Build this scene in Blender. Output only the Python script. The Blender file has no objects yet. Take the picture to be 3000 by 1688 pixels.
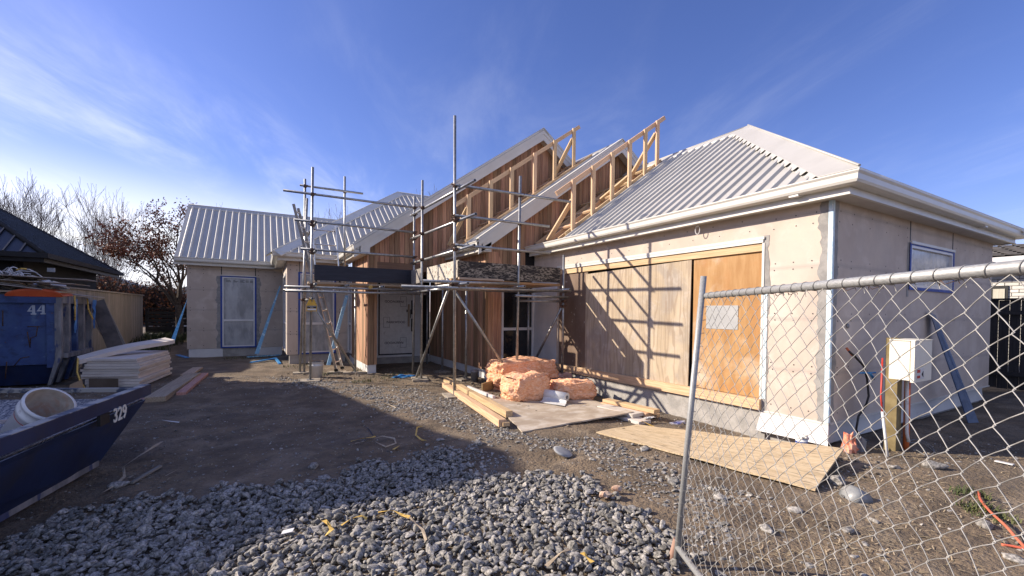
import bpy, math, random
import numpy as np
from mathutils import Vector, Matrix, noise
random.seed(7); np.random.seed(7)
S = bpy.context.scene
COL = S.collection
# ------------------------------------------------------------------ camera
F_PX, YAW, PIT, ROL, PCX, PCY, EYE = 1269.68, math.radians(29.963), math.radians(-1.083), math.radians(0.602), 1500, 936.6, 1.45
def _basis():
    r = Vector((math.cos(YAW), -math.sin(YAW), 0)); f = Vector((math.sin(YAW), math.cos(YAW), 0)); u = Vector((0, 0, 1))
    f2 = f*math.cos(PIT)+u*math.sin(PIT); u2 = u*math.cos(PIT)-f*math.sin(PIT)
    return r*math.cos(ROL)+u2*math.sin(ROL), u2*math.cos(ROL)-r*math.sin(ROL), f2
CR, CU, CF = _basis()
cd = bpy.data.cameras.new('camera'); cam = bpy.data.objects.new('camera', cd); COL.objects.link(cam)
cam.matrix_world = Matrix(((CR.x, CU.x, -CF.x, 0), (CR.y, CU.y, -CF.y, 0), (CR.z, CU.z, -CF.z, EYE), (0, 0, 0, 1)))
cd.sensor_width = 36; cd.lens = F_PX/3000*36; cd.shift_x = 0; cd.shift_y = (PCY-844)/3000
cd.clip_start = .05; cd.clip_end = 2000
S.camera = cam
def ray(x, y): return CR*((x-PCX)/F_PX)-CU*((y-PCY)/F_PX)+CF
EYEV = Vector((0, 0, EYE))
def onX(x, y, X): d = ray(x, y); return EYEV+d*(X/d.x)
def onY(x, y, Y): d = ray(x, y); return EYEV+d*(Y/d.y)
def onZ(x, y, Z=0): d = ray(x, y); return EYEV+d*((Z-EYE)/d.z)
# ------------------------------------------------------------------ light
SUN_EL = math.radians(28.3); SUN_AZ = math.radians(143.2)       # azimuth measured from +X
sd = bpy.data.lights.new('sun', 'SUN'); sun = bpy.data.objects.new('sun', sd); COL.objects.link(sun)
sdir = Vector((math.cos(SUN_AZ)*math.cos(SUN_EL), math.sin(SUN_AZ)*math.cos(SUN_EL), math.sin(SUN_EL)))
sun.rotation_euler = sdir.to_track_quat('Z', 'Y').to_euler(); sun.location = (-20, 15, 20)
sd.energy = 5.0; sd.angle = math.radians(.5); sd.color = (1, .87, .72)
W = bpy.data.worlds.new('World'); S.world = W; W.use_nodes = True
nt = W.node_tree; nt.nodes.clear()
def N(t, typ, **kw):
    n = t.nodes.new(typ)
    for k, v in kw.items():
        if k.startswith('i_'): n.inputs[k[2:].replace('_', ' ')].default_value = v
        else: setattr(n, k, v)
    return n
out = N(nt, 'ShaderNodeOutputWorld'); bg = N(nt, 'ShaderNodeBackground'); bg.inputs['Strength'].default_value = .105
sky = N(nt, 'ShaderNodeTexSky'); sky.sky_type = 'NISHITA'; sky.sun_disc = False
sky.sun_elevation = SUN_EL; sky.sun_rotation = math.pi/2-SUN_AZ; sky.air_density = 1.0; sky.dust_density = .4; sky.ozone_density = 4.5; sky.altitude = 50
tc = N(nt, 'ShaderNodeTexCoord'); sep = N(nt, 'ShaderNodeSeparateXYZ'); nt.links.new(tc.outputs['Generated'], sep.inputs[0])
def M(t, op, a, b=None, c=None, clamp=False):
    n = t.nodes.new('ShaderNodeMath'); n.operation = op; n.use_clamp = clamp
    for i, q in enumerate((a, b, c)):
        if q is None: continue
        if isinstance(q, (int, float)): n.inputs[i].default_value = q
        else: t.links.new(q, n.inputs[i])
    return n.outputs[0]
dz = M(nt, 'ADD', M(nt, 'MAXIMUM', sep.outputs[2], 0.0), .10)
a = math.radians(68)           # the cirrus streets run this way
px = M(nt, 'DIVIDE', M(nt, 'ADD', M(nt, 'MULTIPLY', sep.outputs[0], math.cos(a)), M(nt, 'MULTIPLY', sep.outputs[1], math.sin(a))), dz)
py = M(nt, 'DIVIDE', M(nt, 'ADD', M(nt, 'MULTIPLY', sep.outputs[0], -math.sin(a)), M(nt, 'MULTIPLY', sep.outputs[1], math.cos(a))), dz)
comb = N(nt, 'ShaderNodeCombineXYZ'); nt.links.new(M(nt, 'MULTIPLY', px, .50), comb.inputs[0]); nt.links.new(M(nt, 'MULTIPLY', py, 1.25), comb.inputs[1])
n1 = N(nt, 'ShaderNodeTexNoise'); n1.inputs['Scale'].default_value = 1.7; n1.inputs['Detail'].default_value = 9; n1.inputs['Roughness'].default_value = .62; n1.inputs['Distortion'].default_value = .5
nt.links.new(comb.outputs[0], n1.inputs['Vector'])
comb2 = N(nt, 'ShaderNodeCombineXYZ'); nt.links.new(px, comb2.inputs[0]); nt.links.new(py, comb2.inputs[1])
n2 = N(nt, 'ShaderNodeTexNoise'); n2.inputs['Scale'].default_value = .55; n2.inputs['Detail'].default_value = 3; nt.links.new(comb2.outputs[0], n2.inputs['Vector'])
def MR(t, v, a0, a1, b0=0, b1=1):
    n = t.nodes.new('ShaderNodeMapRange'); n.interpolation_type = 'SMOOTHSTEP'
    t.links.new(v, n.inputs[0])
    for i, q in enumerate((a0, a1, b0, b1)): n.inputs[i+1].default_value = q
    return n.outputs[0]
streak = MR(nt, n1.outputs['Fac'], .42, .82)
patch = MR(nt, n2.outputs['Fac'], .35, .65, .25, 1)
# more cirrus towards the low western (left) sky
left = M(nt, 'ADD', M(nt, 'MULTIPLY', sep.outputs[0], -.45), M(nt, 'MULTIPLY', sep.outputs[1], .89))
leftw = MR(nt, left, .45, 1.0, .32, 1)
low = MR(nt, sep.outputs[2], .10, .62, 1, .30)
dens = M(nt, 'MULTIPLY', M(nt, 'MULTIPLY', streak, patch), M(nt, 'MULTIPLY', leftw, low))
haze_l = M(nt, 'MULTIPLY', MR(nt, left, .72, .94), MR(nt, sep.outputs[2], .12, .27, 1, 0))
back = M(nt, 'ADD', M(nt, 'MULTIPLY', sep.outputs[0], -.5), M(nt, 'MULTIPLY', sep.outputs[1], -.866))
fill_haze = MR(nt, back, -.15, .55, 0, .20)      # whitish haze added to the unseen sky behind the viewer as fill light
dens = M(nt, 'ADD', M(nt, 'ADD', M(nt, 'MULTIPLY', dens, .58), M(nt, 'MULTIPLY', haze_l, .72)), fill_haze, clamp=True)
hsv = N(nt, 'ShaderNodeHueSaturation'); hsv.inputs['Saturation'].default_value = 1.10; hsv.inputs['Value'].default_value = 1.0
tint = N(nt, 'ShaderNodeMix', data_type='RGBA'); tint.blend_type = 'MULTIPLY'; tint.inputs[0].default_value = 1; tint.inputs[7].default_value = (1.13, .90, 1.10, 1)
nt.links.new(sky.outputs[0], tint.inputs[6]); nt.links.new(tint.outputs[2], hsv.inputs['Color'])
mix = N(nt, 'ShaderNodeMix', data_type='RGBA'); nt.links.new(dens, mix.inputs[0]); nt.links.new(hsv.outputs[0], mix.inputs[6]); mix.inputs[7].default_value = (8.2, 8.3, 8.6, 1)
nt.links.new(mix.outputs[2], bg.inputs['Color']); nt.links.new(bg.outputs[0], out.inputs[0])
S.view_settings.view_transform = 'Standard'; S.view_settings.look = 'None'; S.view_settings.gamma = 1; S.view_settings.exposure = .66
S.render.resolution_x = 1024; S.render.resolution_y = 576
S.cycles.max_bounces = 6

# ------------------------------------------------------------------ materials
MATS = {}
def mat(name, c1, c2=None, rough=.8, metal=0.0, scale=6, detail=5, stretch=(1, 1, 1), coord='pos', bump=0.0, bscale=60, rv=0.0, spots=None, lo=.35, hi=.65, spec=.5, big=None, cracks=None, coat=0, alpha=None, bstretch=(1, 1, 1)):
    """two-tone noise + optional large blotches, dark/light spots, per-piece value shift and bump"""
    m = bpy.data.materials.new(name); m.use_nodes = True; t = m.node_tree; t.nodes.clear()
    o = N(t, 'ShaderNodeOutputMaterial'); p = N(t, 'ShaderNodeBsdfPrincipled'); t.links.new(p.outputs[0], o.inputs[0])
    p.inputs['Roughness'].default_value = rough; p.inputs['Metallic'].default_value = metal; p.inputs['Specular IOR Level'].default_value = spec
    if coat: p.inputs['Coat Weight'].default_value = coat
    if coord == 'pos': src = N(t, 'ShaderNodeNewGeometry').outputs['Position']
    else: src = N(t, 'ShaderNodeAttribute', attribute_name='gc').outputs['Vector']
    mp = N(t, 'ShaderNodeMapping'); mp.inputs['Scale'].default_value = stretch; t.links.new(src, mp.inputs[0])
    def noi(sc, det=4, vec=None, rg=.55, dist=0):
        n = N(t, 'ShaderNodeTexNoise'); n.inputs['Scale'].default_value = sc; n.inputs['Detail'].default_value = det; n.inputs['Roughness'].default_value = rg; n.inputs['Distortion'].default_value = dist
        t.links.new(vec if vec is not None else src, n.inputs['Vector']); return n.outputs['Fac']
    c2 = c2 or tuple(min(1, q*1.15) for q in c1)
    def mx(f, a, b, blend='MIX'):
        n = N(t, 'ShaderNodeMix', data_type='RGBA'); n.blend_type = blend
        if isinstance(f, (int, float)): n.inputs[0].default_value = f
        else: t.links.new(f, n.inputs[0])
        for i, q in ((6, a), (7, b)):
            if isinstance(q, tuple): n.inputs[i].default_value = (*q[:3], 1)
            else: t.links.new(q, n.inputs[i])
        return n.outputs[2]
    col = mx(MR(t, noi(scale, detail, mp.outputs[0], .6), lo, hi), c1, c2)
    if big:   # (scale, colour, amount)
        for sc, cc, am in big: col = mx(M(t, 'MULTIPLY', MR(t, noi(sc, 5, None, .6, .4), .48, .68), am), col, cc)
    if spots:
        for sc, cc, th, am in spots: col = mx(M(t, 'MULTIPLY', MR(t, noi(sc, 3, mp.outputs[0]), th, th+.05), am), col, cc)
    if cracks:
        wv = N(t, 'ShaderNodeTexWave'); wv.bands_direction = 'Y'; wv.inputs['Scale'].default_value = cracks[0]; wv.inputs['Distortion'].default_value = cracks[1]; wv.inputs['Detail'].default_value = 3; wv.inputs['Detail Scale'].default_value = 1.2
        t.links.new(mp.outputs[0], wv.inputs['Vector']); col = mx(M(t, 'MULTIPLY', MR(t, wv.outputs['Fac'], .72, .95), cracks[3]), col, cracks[2])
    if rv:
        at = N(t, 'ShaderNodeAttribute', attribute_name='rv').outputs['Fac']
        v = M(t, 'ADD', M(t, 'MULTIPLY', at, rv*2), 1-rv)
        h = N(t, 'ShaderNodeHueSaturation'); t.links.new(v, h.inputs['Value']); t.links.new(M(t, 'ADD', M(t, 'MULTIPLY', at, -.02), .51), h.inputs['Hue']); t.links.new(col, h.inputs['Color']); col = h.outputs[0]
    t.links.new(col, p.inputs['Base Color'])
    if bump:
        mb = N(t, 'ShaderNodeMapping'); mb.inputs['Scale'].default_value = bstretch; t.links.new(src, mb.inputs[0])
        b = N(t, 'ShaderNodeBump'); b.inputs['Strength'].default_value = bump; b.inputs['Distance'].default_value = .01
        t.links.new(noi(bscale, 4, mb.outputs[0]), b.inputs['Height']); t.links.new(b.outputs[0], p.inputs['Normal'])
    MATS[name] = m; return m
def wood(name, c1, c2, rv=.18, rough=.75, k=1.0, **kw):
    return mat(name, c1, c2, rough=rough, coord='gc', stretch=(1.2*k, 26*k, 26*k), scale=2.0, detail=6, rv=rv, bump=.15, bscale=40, bstretch=(.1, 1, 1), **kw)
BOARD = mat('board', (.475, .40, .335), (.575, .495, .415), rough=.92, scale=1.3, stretch=(1, 1, .6), big=[(.9, (.46, .41, .37), .5), (3.5, (.65, .58, .51), .45)], spots=[(90, (.40, .33, .28), .66, .35)], bump=.12, bscale=160)
# horizontal sheet joints of the wall board, flushed with compound
def joints(m):
    t = m.node_tree; p = [n for n in t.nodes if n.type == 'BSDF_PRINCIPLED'][0]; l = p.inputs['Base Color'].links[0].from_socket
    g = N(t, 'ShaderNodeNewGeometry'); s = N(t, 'ShaderNodeSeparateXYZ'); t.links.new(g.outputs['Position'], s.inputs[0])
    nn = N(t, 'ShaderNodeTexNoise'); nn.inputs['Scale'].default_value = 3; nn.inputs['Detail'].default_value = 4; t.links.new(g.outputs['Position'], nn.inputs['Vector'])
    z = M(t, 'ADD', s.outputs[2], M(t, 'MULTIPLY', M(t, 'SUBTRACT', nn.outputs['Fac'], .5), .05))
    f = M(t, 'FRACT', M(t, 'DIVIDE', M(t, 'SUBTRACT', z, .2), .6)); d = M(t, 'ABSOLUTE', M(t, 'SUBTRACT', f, .5))
    band = MR(t, d, .44, .47); line = MR(t, d, .485, .495)
    mixn = N(t, 'ShaderNodeMix', data_type='RGBA'); t.links.new(M(t, 'MULTIPLY', band, .30), mixn.inputs[0]); t.links.new(l, mixn.inputs[6]); mixn.inputs[7].default_value = (.36, .32, .29, 1)
    m2 = N(t, 'ShaderNodeMix', data_type='RGBA'); t.links.new(M(t, 'MULTIPLY', line, .18), m2.inputs[0]); t.links.new(mixn.outputs[2], m2.inputs[6]); m2.inputs[7].default_value = (.27, .23, .20, 1)
    t.links.new(m2.outputs[2], p.inputs['Base Color'])
joints(BOARD)
PLASTER = mat('plaster', (.24, .235, .225), (.33, .32, .30), rough=.95, scale=9, bump=.3, bscale=70)
ROOF = mat('roof_steel', (.43, .42, .385), (.475, .465, .43), rough=.42, scale=1.5, spec=.5)
TRIM = mat('trim', (.60, .59, .54), (.64, .63, .58), rough=.38, scale=3)
SOFFIT = mat('soffit', (.52, .49, .45), (.56, .53, .49), rough=.7, scale=3)
CEDAR = mat('cedar', (.27, .145, .085), (.45, .27, .155), rough=.7, coord='gc', stretch=(.8, 22, 22), scale=2, detail=6, rv=.42, bump=.1, bscale=50, spots=[(.35, (.52, .33, .19), .55, .5)])
PINE = wood('pine', (.52, .34, .19), (.68, .48, .29), rv=.12, spots=[(1.0, (.35, .17, .08), .75, .6)])
PINEOLD = wood('weathered_pine', (.30, .23, .16), (.45, .36, .26))
REDTIM = wood('red_timber', (.33, .17, .125), (.44, .26, .20))
GREYWOOD = wood('grey_timber', (.20, .18, .155), (.30, .275, .24))
GOLDWOOD = wood('golden_timber', (.30, .19, .09), (.42, .28, .14))
DARKWOOD = wood('dark_timber', (.015, .014, .014), (.03, .027, .026))
PLY_O = mat('ply_orange', (.34, .175, .055), (.44, .26, .105), rough=.7, scale=3, stretch=(1, 3, .5), big=[(1.1, (.56, .47, .36), .85), (4, (.40, .19, .06), .5)], spots=[(26, (.22, .12, .06), .68, .7)], bump=.1)
PLY_P = mat('ply_pale', (.385, .305, .205), (.50, .41, .295), rough=.8, scale=3.0, stretch=(1, 1.5, .22), big=[(1.6, (.30, .265, .23), .75), (6, (.50, .44, .37), .5)], cracks=(1.8, 26, (.25, .185, .13), .5), spots=[(40, (.20, .16, .12), .68, .5)], bump=.15)
PLY_D = mat('ply_dark', (.15, .10, .07), (.20, .14, .10), rough=.8, scale=3, stretch=(1, 1, .5), spots=[(16, (.5, .45, .38), .68, .8)], bump=.1)
PLY_G = mat('ply_grey', (.35, .285, .215), (.46, .39, .305), rough=.85, scale=2.5, big=[(2.0, (.30, .24, .18), .8), (5, (.56, .52, .46), .6)], spots=[(30, (.15, .12, .10), .66, .4)], bump=.15)
PLY_T = mat('ply_tan', (.52, .40, .24), (.62, .50, .33), rough=.8, coord='gc', scale=2, stretch=(1.5, 14, 14), spots=[(4.5, (.17, .125, .08), .585, .85), (1.6, (.36, .28, .17), .55, .5)], big=[(3, (.45, .33, .19), .5)], bump=.15)
CONC = mat('concrete', (.30, .29, .27), (.42, .40, .37), rough=.95, scale=5, spots=[(70, (.2, .19, .18), .62, .6)], bump=.5, bscale=90)
WRAP = mat('white_wrap', (.60, .60, .60), (.68, .68, .67), rough=.5, scale=3, bump=.2, bscale=12)
BLUEMESH = mat('blue_mesh', (.12, .34, .55), (.30, .55, .74), rough=.6, scale=60, stretch=(1, 1, 1), coord='gc', spots=[(12, (.6, .8, .9), .6, .7)], alpha=1)
PALEBLUE = mat('pale_blue_mesh', (.42, .60, .72), (.66, .76, .80), rough=.7, scale=35, stretch=(1, 1, .4), spots=[(60, (.85, .88, .88), .58, .8)])
BLUETAPE = mat('blue_tape', (.012, .045, .26), (.02, .07, .34), rough=.55, scale=10)
FRAMEW = mat('window_white', (.62, .62, .62), (.68, .68, .68), rough=.35, scale=3)
FILM = mat('film', (.20, .215, .235), (.38, .40, .42), rough=.25, scale=4, stretch=(1, 1, .4), bump=1.0, bscale=9, bstretch=(1, 1, .25), spec=.7)
DARKGLASS = mat('dark_glass', (.010, .011, .013), (.016, .017, .02), rough=.08, scale=2, spec=.6)
BLACK = mat('black', (.012, .012, .014), (.02, .02, .022), rough=.5, scale=8)
GALV = mat('galvanised', (.30, .31, .32), (.42, .43, .43), rough=.42, metal=.75, scale=18, spots=[(30, (.16, .14, .12), .64, .6)], big=[(6, (.24, .23, .22), .5)])
GALVN = mat('galvanised_fence', (.29, .30, .30), (.42, .425, .415), rough=.55, metal=.35, scale=30, coord='gc', stretch=(3, 12, 12), spots=[(8, (.30, .30, .29), .62, .5)])
RUST = mat('rusty_steel', (.06, .035, .025), (.14, .08, .055), rough=.7, metal=.4, scale=40)
ALU = mat('aluminium', (.58, .58, .58), (.68, .68, .68), rough=.35, metal=.85, scale=12, spots=[(20, (.25, .24, .23), .62, .5)])
NAVYB = mat('navy_board', (.006, .008, .02), (.014, .018, .035), rough=.6, scale=3, stretch=(1, 1, 12), spots=[(3, (.10, .11, .13), .72, .6)])
WORNB = mat('worn_board', (.20, .175, .14), (.33, .29, .235), rough=.9, scale=4, stretch=(.8, .8, 3), spots=[(19, (.014, .013, .016), .47, .9), (5, (.02, .018, .02), .52, .8)], bump=.4, bscale=50)
SPECKB = mat('speckled_board', (.46, .42, .35), (.60, .55, .46), rough=.9, scale=20, spots=[(22, (.12, .11, .10), .56, .85)], bump=.4)
BLUEP = mat('skip_blue', (.020, .045, .155), (.035, .075, .215), rough=.5, scale=2.5, spots=[(14, (.10, .045, .02), .70, .85), (5, (.08, .14, .24), .62, .6)], big=[(1.4, (.05, .10, .22), .6), (7, (.012, .022, .06), .6)], bump=.2, bscale=14)
BLUEDK = mat('skip_navy', (.008, .017, .060), (.014, .030, .092), rough=.42, scale=2.5, big=[(2.4, (.03, .028, .03), .55)], spots=[(9, (.06, .035, .02), .72, .8)], bump=.08, bscale=12)
GREYP = mat('worn_steel', (.14, .14, .15), (.27, .26, .26), rough=.6, scale=8, stretch=(1, 1, .35), spots=[(7, (.02, .04, .13), .56, .8), (18, (.10, .05, .03), .68, .7)], bump=.2)
SPECKLE = mat('speckled_lining', (.08, .09, .13), (.50, .48, .46), rough=.9, scale=48, big=[(2.5, (.16, .16, .17), .6)], bump=.5, lo=.44, hi=.60)
LETW = mat('stencil_white', (.36, .40, .46), (.46, .50, .55), rough=.6, scale=20)
LETY = mat('stencil_cream', (.62, .62, .56), (.72, .72, .66), rough=.6, scale=20)
LETB = mat('print_black', (.014, .014, .016), (.02, .02, .02), rough=.6)
RUBBLE = mat('paper_rubbish', (.33, .32, .31), (.60, .58, .55), rough=.85, coord='gc', scale=1.5, rv=.45)
ORANGE = mat('orange_plastic', (.50, .075, .018), (.56, .10, .025), rough=.5, scale=5)
FOAM = mat('cream_board', (.58, .52, .46), (.68, .62, .56), rough=.9, coord='gc', scale=2, rv=.08, spots=[(14, (.20, .17, .15), .70, .5)], bump=.2)
FOAMTOP = mat('foil_board', (.56, .54, .53), (.66, .64, .63), rough=.6, scale=4, bump=.15)
BROWNP = mat('brown_card', (.10, .075, .055), (.14, .105, .08), rough=.8, scale=4)
CARD = mat('card', (.30, .20, .12), (.36, .25, .15), rough=.85, scale=5)
BATTS = mat('insulation', (.80, .36, .18), (.92, .57, .36), rough=1, scale=22, stretch=(1, 1, 1.2), coord='gc', spots=[(14, (.55, .18, .07), .62, .6)], big=[(3, (.72, .30, .13), .5), (8, (.92, .62, .44), .6)], bump=1.0, bscale=60, bstretch=(1, 1, 1))
PINKFILM = mat('pink_film', (.34, .20, .17), (.50, .33, .28), rough=.35, scale=6, bump=.6, bscale=20)
WHITEP = mat('white_plastic', (.62, .62, .60), (.70, .70, .68), rough=.4, scale=9, spots=[(14, (.40, .38, .35), .66, .6)])
GREYPOT = mat('grey_plastic', (.17, .175, .18), (.22, .225, .23), rough=.5, scale=10)
CREAMM = mat('cream_metal', (.74, .71, .60), (.78, .75, .64), rough=.4, scale=3)
REDP = mat('red_plastic', (.45, .03, .02), (.5, .05, .03), rough=.5)
REDHOSE = mat('orange_hose', (.60, .13, .07), (.66, .18, .10), rough=.5)
YELLOW = mat('yellow_strap', (.60, .38, .07), (.72, .50, .14), rough=.6, scale=40, spots=[(20, (.15, .10, .04), .60, .8)])
TANSTRAP = mat('tan_strap', (.34, .27, .18), (.44, .36, .26), rough=.7, scale=30)
SIGNY = mat('sign_yellow', (.62, .36, .03), (.68, .42, .05), rough=.5)
DIRTY = mat('sole_board', (.24, .205, .16), (.36, .32, .26), rough=.95, scale=7, spots=[(20, (.10, .08, .06), .6, .6)], bump=.4)
BARK = mat('bark', (.055, .042, .034), (.10, .08, .066), rough=.95, scale=18)
TWIG = mat('twig', (.12, .095, .08), (.19, .155, .13), rough=.95, scale=18)
LEAF = mat('brown_leaf', (.11, .042, .026), (.22, .095, .05), rough=.8, coord='gc', scale=2, rv=.5)
GRASS = mat('grass_blade', (.045, .065, .018), (.12, .13, .045), rough=.8, coord='gc', scale=2, rv=.4)
NDARK = mat('charcoal_wall', (.020, .021, .024), (.026, .027, .03), rough=.8, scale=3)
NROOF = mat('navy_roof', (.018, .023, .034), (.024, .030, .042), rough=.42, scale=2)
TILE = mat('dark_tile', (.045, .042, .042), (.085, .08, .078), rough=.8, scale=4, rv=.3)
BRICKW = mat('white_brick', (.55, .54, .51), (.64, .62, .58), rough=.9, scale=5, coord='gc', rv=.1)
STONE = mat('stone', (.115, .110, .100), (.37, .352, .318), rough=.88, coord='gc', scale=3.0, rv=.42, spots=[(14, (.50, .48, .45), .66, .6)], bump=.25, bscale=90)
GROUND = mat('soil', (.112, .083, .054), (.205, .152, .098), rough=.96, scale=2.2, detail=9, big=[(.55, (.105, .088, .070), .85), (1.7, (.29, .235, .17), .5), (9, (.085, .070, .055), .5)], spots=[(75, (.33, .31, .28), .66, .75), (28, (.07, .056, .044), .62, .6)], bump=1.0, bscale=30)
GROUND.node_tree.nodes['Bump'].inputs['Distance'].default_value = .03

# ------------------------------------------------------------------ mesh builder
class MB:
    def __init__(s): s.v = []; s.f = []; s.g = []; s.r = []; s.m = []; s.s = []
    def add(s, vs, fs, gc=None, rv=None, mi=0, sm=False):
        o = len(s.v); s.v += [tuple(q) for q in vs]; s.g += [tuple(q) for q in (gc or vs)]
        rv = random.random() if rv is None else rv; s.r += [rv]*len(vs)
        s.f += [tuple(o+i for i in f) for f in fs]; s.m += [mi]*len(fs); s.s += [sm]*len(fs); return s
    def ob(s, c, ax, ay, az, mi=0, rv=None):      # oriented box: centre and three half vectors
        c = Vector(c); ax, ay, az = Vector(ax), Vector(ay), Vector(az)
        vs = []; ls = []
        L = sorted([ax, ay, az], key=lambda q: -q.length); off = [random.random()*20 for _ in range(3)]
        for i in (-1, 1):
            for j in (-1, 1):
                for k in (-1, 1):
                    p = ax*i+ay*j+az*k; vs.append(c+p)
                    ls.append([p.dot(q)/(q.length or 1)+o2 for q, o2 in zip(L, off)])
        fs = [(0, 1, 3, 2), (4, 6, 7, 5), (0, 4, 5, 1), (2, 3, 7, 6), (0, 2, 6, 4), (1, 5, 7, 3)]
        if ax.cross(ay).dot(az) < 0: fs = [f[::-1] for f in fs]
        return s.add(vs, fs, ls, rv, mi)
    def box(s, x0, x1, y0, y1, z0, z1, mi=0, rv=None):
        return s.ob(((x0+x1)/2, (y0+y1)/2, (z0+z1)/2), (abs(x1-x0)/2, 0, 0), (0, abs(y1-y0)/2, 0), (0, 0, abs(z1-z0)/2), mi, rv)
    def beam(s, a, b, w, h, up=(0, 0, 1), mi=0):  # w sideways, h along 'up'
        a, b = Vector(a), Vector(b); d = b-a; x = d/2; up = Vector(up); y = d.cross(up).normalized(); z = y.cross(d).normalized()
        return s.ob((a+b)/2, x, y*w/2, z*h/2, mi)
    def tube(s, pts, r, n=8, mi=0, caps=True, r2=None, hollow=False):
        pts = [Vector(p) for p in pts]; vs = []; gs = []; L = 0; off = random.random()*9
        u = None
        for i, p in enumerate(pts):
            d = (pts[min(i+1, len(pts)-1)]-pts[max(i-1, 0)]).normalized()
            if u is None: u = d.orthogonal().normalized()
            else:
                u = u-d*u.dot(d); u = u.normalized() if u.length > 1e-6 else d.orthogonal().normalized()
            w = d.cross(u); rr = r if r2 is None else r+(r2-r)*i/max(1, len(pts)-1)
            if i: L += (p-pts[i-1]).length
            for k in range(n):
                a = 2*math.pi*k/n; vs.append(p+(u*math.cos(a)+w*math.sin(a))*rr); gs.append((L+off, math.cos(a)*rr, math.sin(a)*rr))
        fs = [(i*n+k, i*n+(k+1) % n, (i+1)*n+(k+1) % n, (i+1)*n+k) for i in range(len(pts)-1) for k in range(n)]
        s.add(vs, fs, gs, None, mi, True)
        if caps and not hollow: s.f += [tuple(len(s.v)-len(vs)+k for k in range(n))[::-1], tuple(len(s.v)-n+k for k in range(n))]; s.m += [mi]*2; s.s += [False]*2
        return s
    def poly(s, pts, nrm, mi=0, rv=None, gc=None):   # polygon extruded by nrm
        pts = [Vector(p) for p in pts]; nrm = Vector(nrm); n = len(pts)
        vs = pts+[p+nrm for p in pts]; area = Vector((0, 0, 0))
        for i in range(n): area += pts[i].cross(pts[(i+1) % n])
        fl = area.dot(nrm) < 0
        fs = [tuple(range(n))[::-1], tuple(range(n, 2*n))]+[(i, (i+1) % n, n+(i+1) % n, n+i) for i in range(n)]
        if fl: fs = [f[::-1] for f in fs]
        return s.add(vs, fs, (gc+gc) if gc else None, rv, mi)
    def sheet(s, grid, th=0, mi=0, sm=True, gc=None):  # rows of points
        R, C = len(grid), len(grid[0]); vs = [p for r in grid for p in r]
        fs = [(i*C+j, i*C+j+1, (i+1)*C+j+1, (i+1)*C+j) for i in range(R-1) for j in range(C-1)]
        return s.add(vs, fs, gc, None, mi, sm)
    def build(s, name, mats, parent=None, loc=None, kind=None, label=None, bevel=0):
        me = bpy.data.meshes.new(name)
        if parent is not None: org = ORG[parent.name]
        elif loc is not None: org = Vector(loc)
        else:
            xs = [q[0] for q in s.v]; ys = [q[1] for q in s.v]; zs = [q[2] for q in s.v]
            org = Vector(((min(xs)+max(xs))/2, (min(ys)+max(ys))/2, min(zs)))
        me.from_pydata([(q[0]-org.x, q[1]-org.y, q[2]-org.z) for q in s.v], [], s.f)
        for mm in (mats if isinstance(mats, (list, tuple)) else [mats]): me.materials.append(mm)
        me.polygons.foreach_set('material_index', s.m); me.polygons.foreach_set('use_smooth', s.s)
        at = me.attributes.new('gc', 'FLOAT_VECTOR', 'POINT'); at.data.foreach_set('vector', [c for q in s.g for c in q])
        at = me.attributes.new('rv', 'FLOAT', 'POINT'); at.data.foreach_set('value', s.r)
        me.update()
        o = bpy.data.objects.new(name, me); COL.objects.link(o)
        if parent is not None: o.parent = parent
        else: o.location = org
        ORG[o.name] = org
        if kind: o['kind'] = kind
        if label: o['label'] = label
        if bevel:
            b = o.modifiers.new('bevel', 'BEVEL'); b.width = bevel; b.segments = 2; b.limit_method = 'ANGLE'
        return o
ORG = {}
def tag(o, label, cat, group=None):
    o['label'] = label; o['category'] = cat
    if group: o['group'] = group
    return o
def thing(name, loc, label, cat, group=None):
    o = bpy.data.objects.new(name, None); COL.objects.link(o); o.location = loc; o.empty_display_size = .2; ORG[o.name] = Vector(loc)
    return tag(o, label, cat, group)
def parts(name, m, parent, fns, **kw):
    for fn in fns: part(name, m, parent, fn, **kw)
def part(name, m, parent, fn, **kw):
    b = MB(); fn(b); return b.build(name, m, parent, **kw)
def nz(x, y, z=0, sc=1.0): return noise.noise(Vector((x*sc, y*sc, z*sc)))

# ------------------------------------------------------------------ ground
def gz(x, y):
    z = 0.0
    t = max(0, min(1, (x-3.6)/1.7))*max(0, min(1, (y-2.2)/.8))*max(0, min(1, (8-y)/1.5)); z -= .11*t
    q = max(0, min(1, (y-15.9)/4))*max(0, min(1, (-1.6-x)/.6)); z += .34*q*q*(3-2*q)*max(0, min(1, (30-y)/5))
    z += .025*nz(x, y, 0, .6)*min(1, max(.15, (abs(y)+abs(x))/8))
    z += .012*nz(x, y, 3, 2.3)
    return z
def axis_vals(core0, core1, step, far):
    v = list(np.arange(core0, core1, step)); d = step; a = core0; lo = []
    while a > -far: d *= 1.25; a -= d; lo.append(a)
    d = step; a = v[-1]; hi = []
    while a < far: d *= 1.25; a += d; hi.append(a)
    return lo[::-1]+v+hi
xs = axis_vals(-4.5, 7.5, .035, 400); ys = axis_vals(.4, 11, .035, 400)
g = MB(); grid = []
for y in ys:
    row = []
    for x in xs:
        z = gz(x, y) if abs(x) < 30 and abs(y) < 40 else 0
        if -4.6 < x < 8.6 and 0 < y < 11.2:
            z += .012*nz(x, y, 9, 6)+.009*nz(x, y, 5, 17)+.012*abs(nz(x*.6, y, 11, 2.0))
        row.append((x, y, z))
    grid.append(row)
g.sheet(grid); g.build('ground', GROUND, loc=(0, 0, 0), kind='structure')

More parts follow.
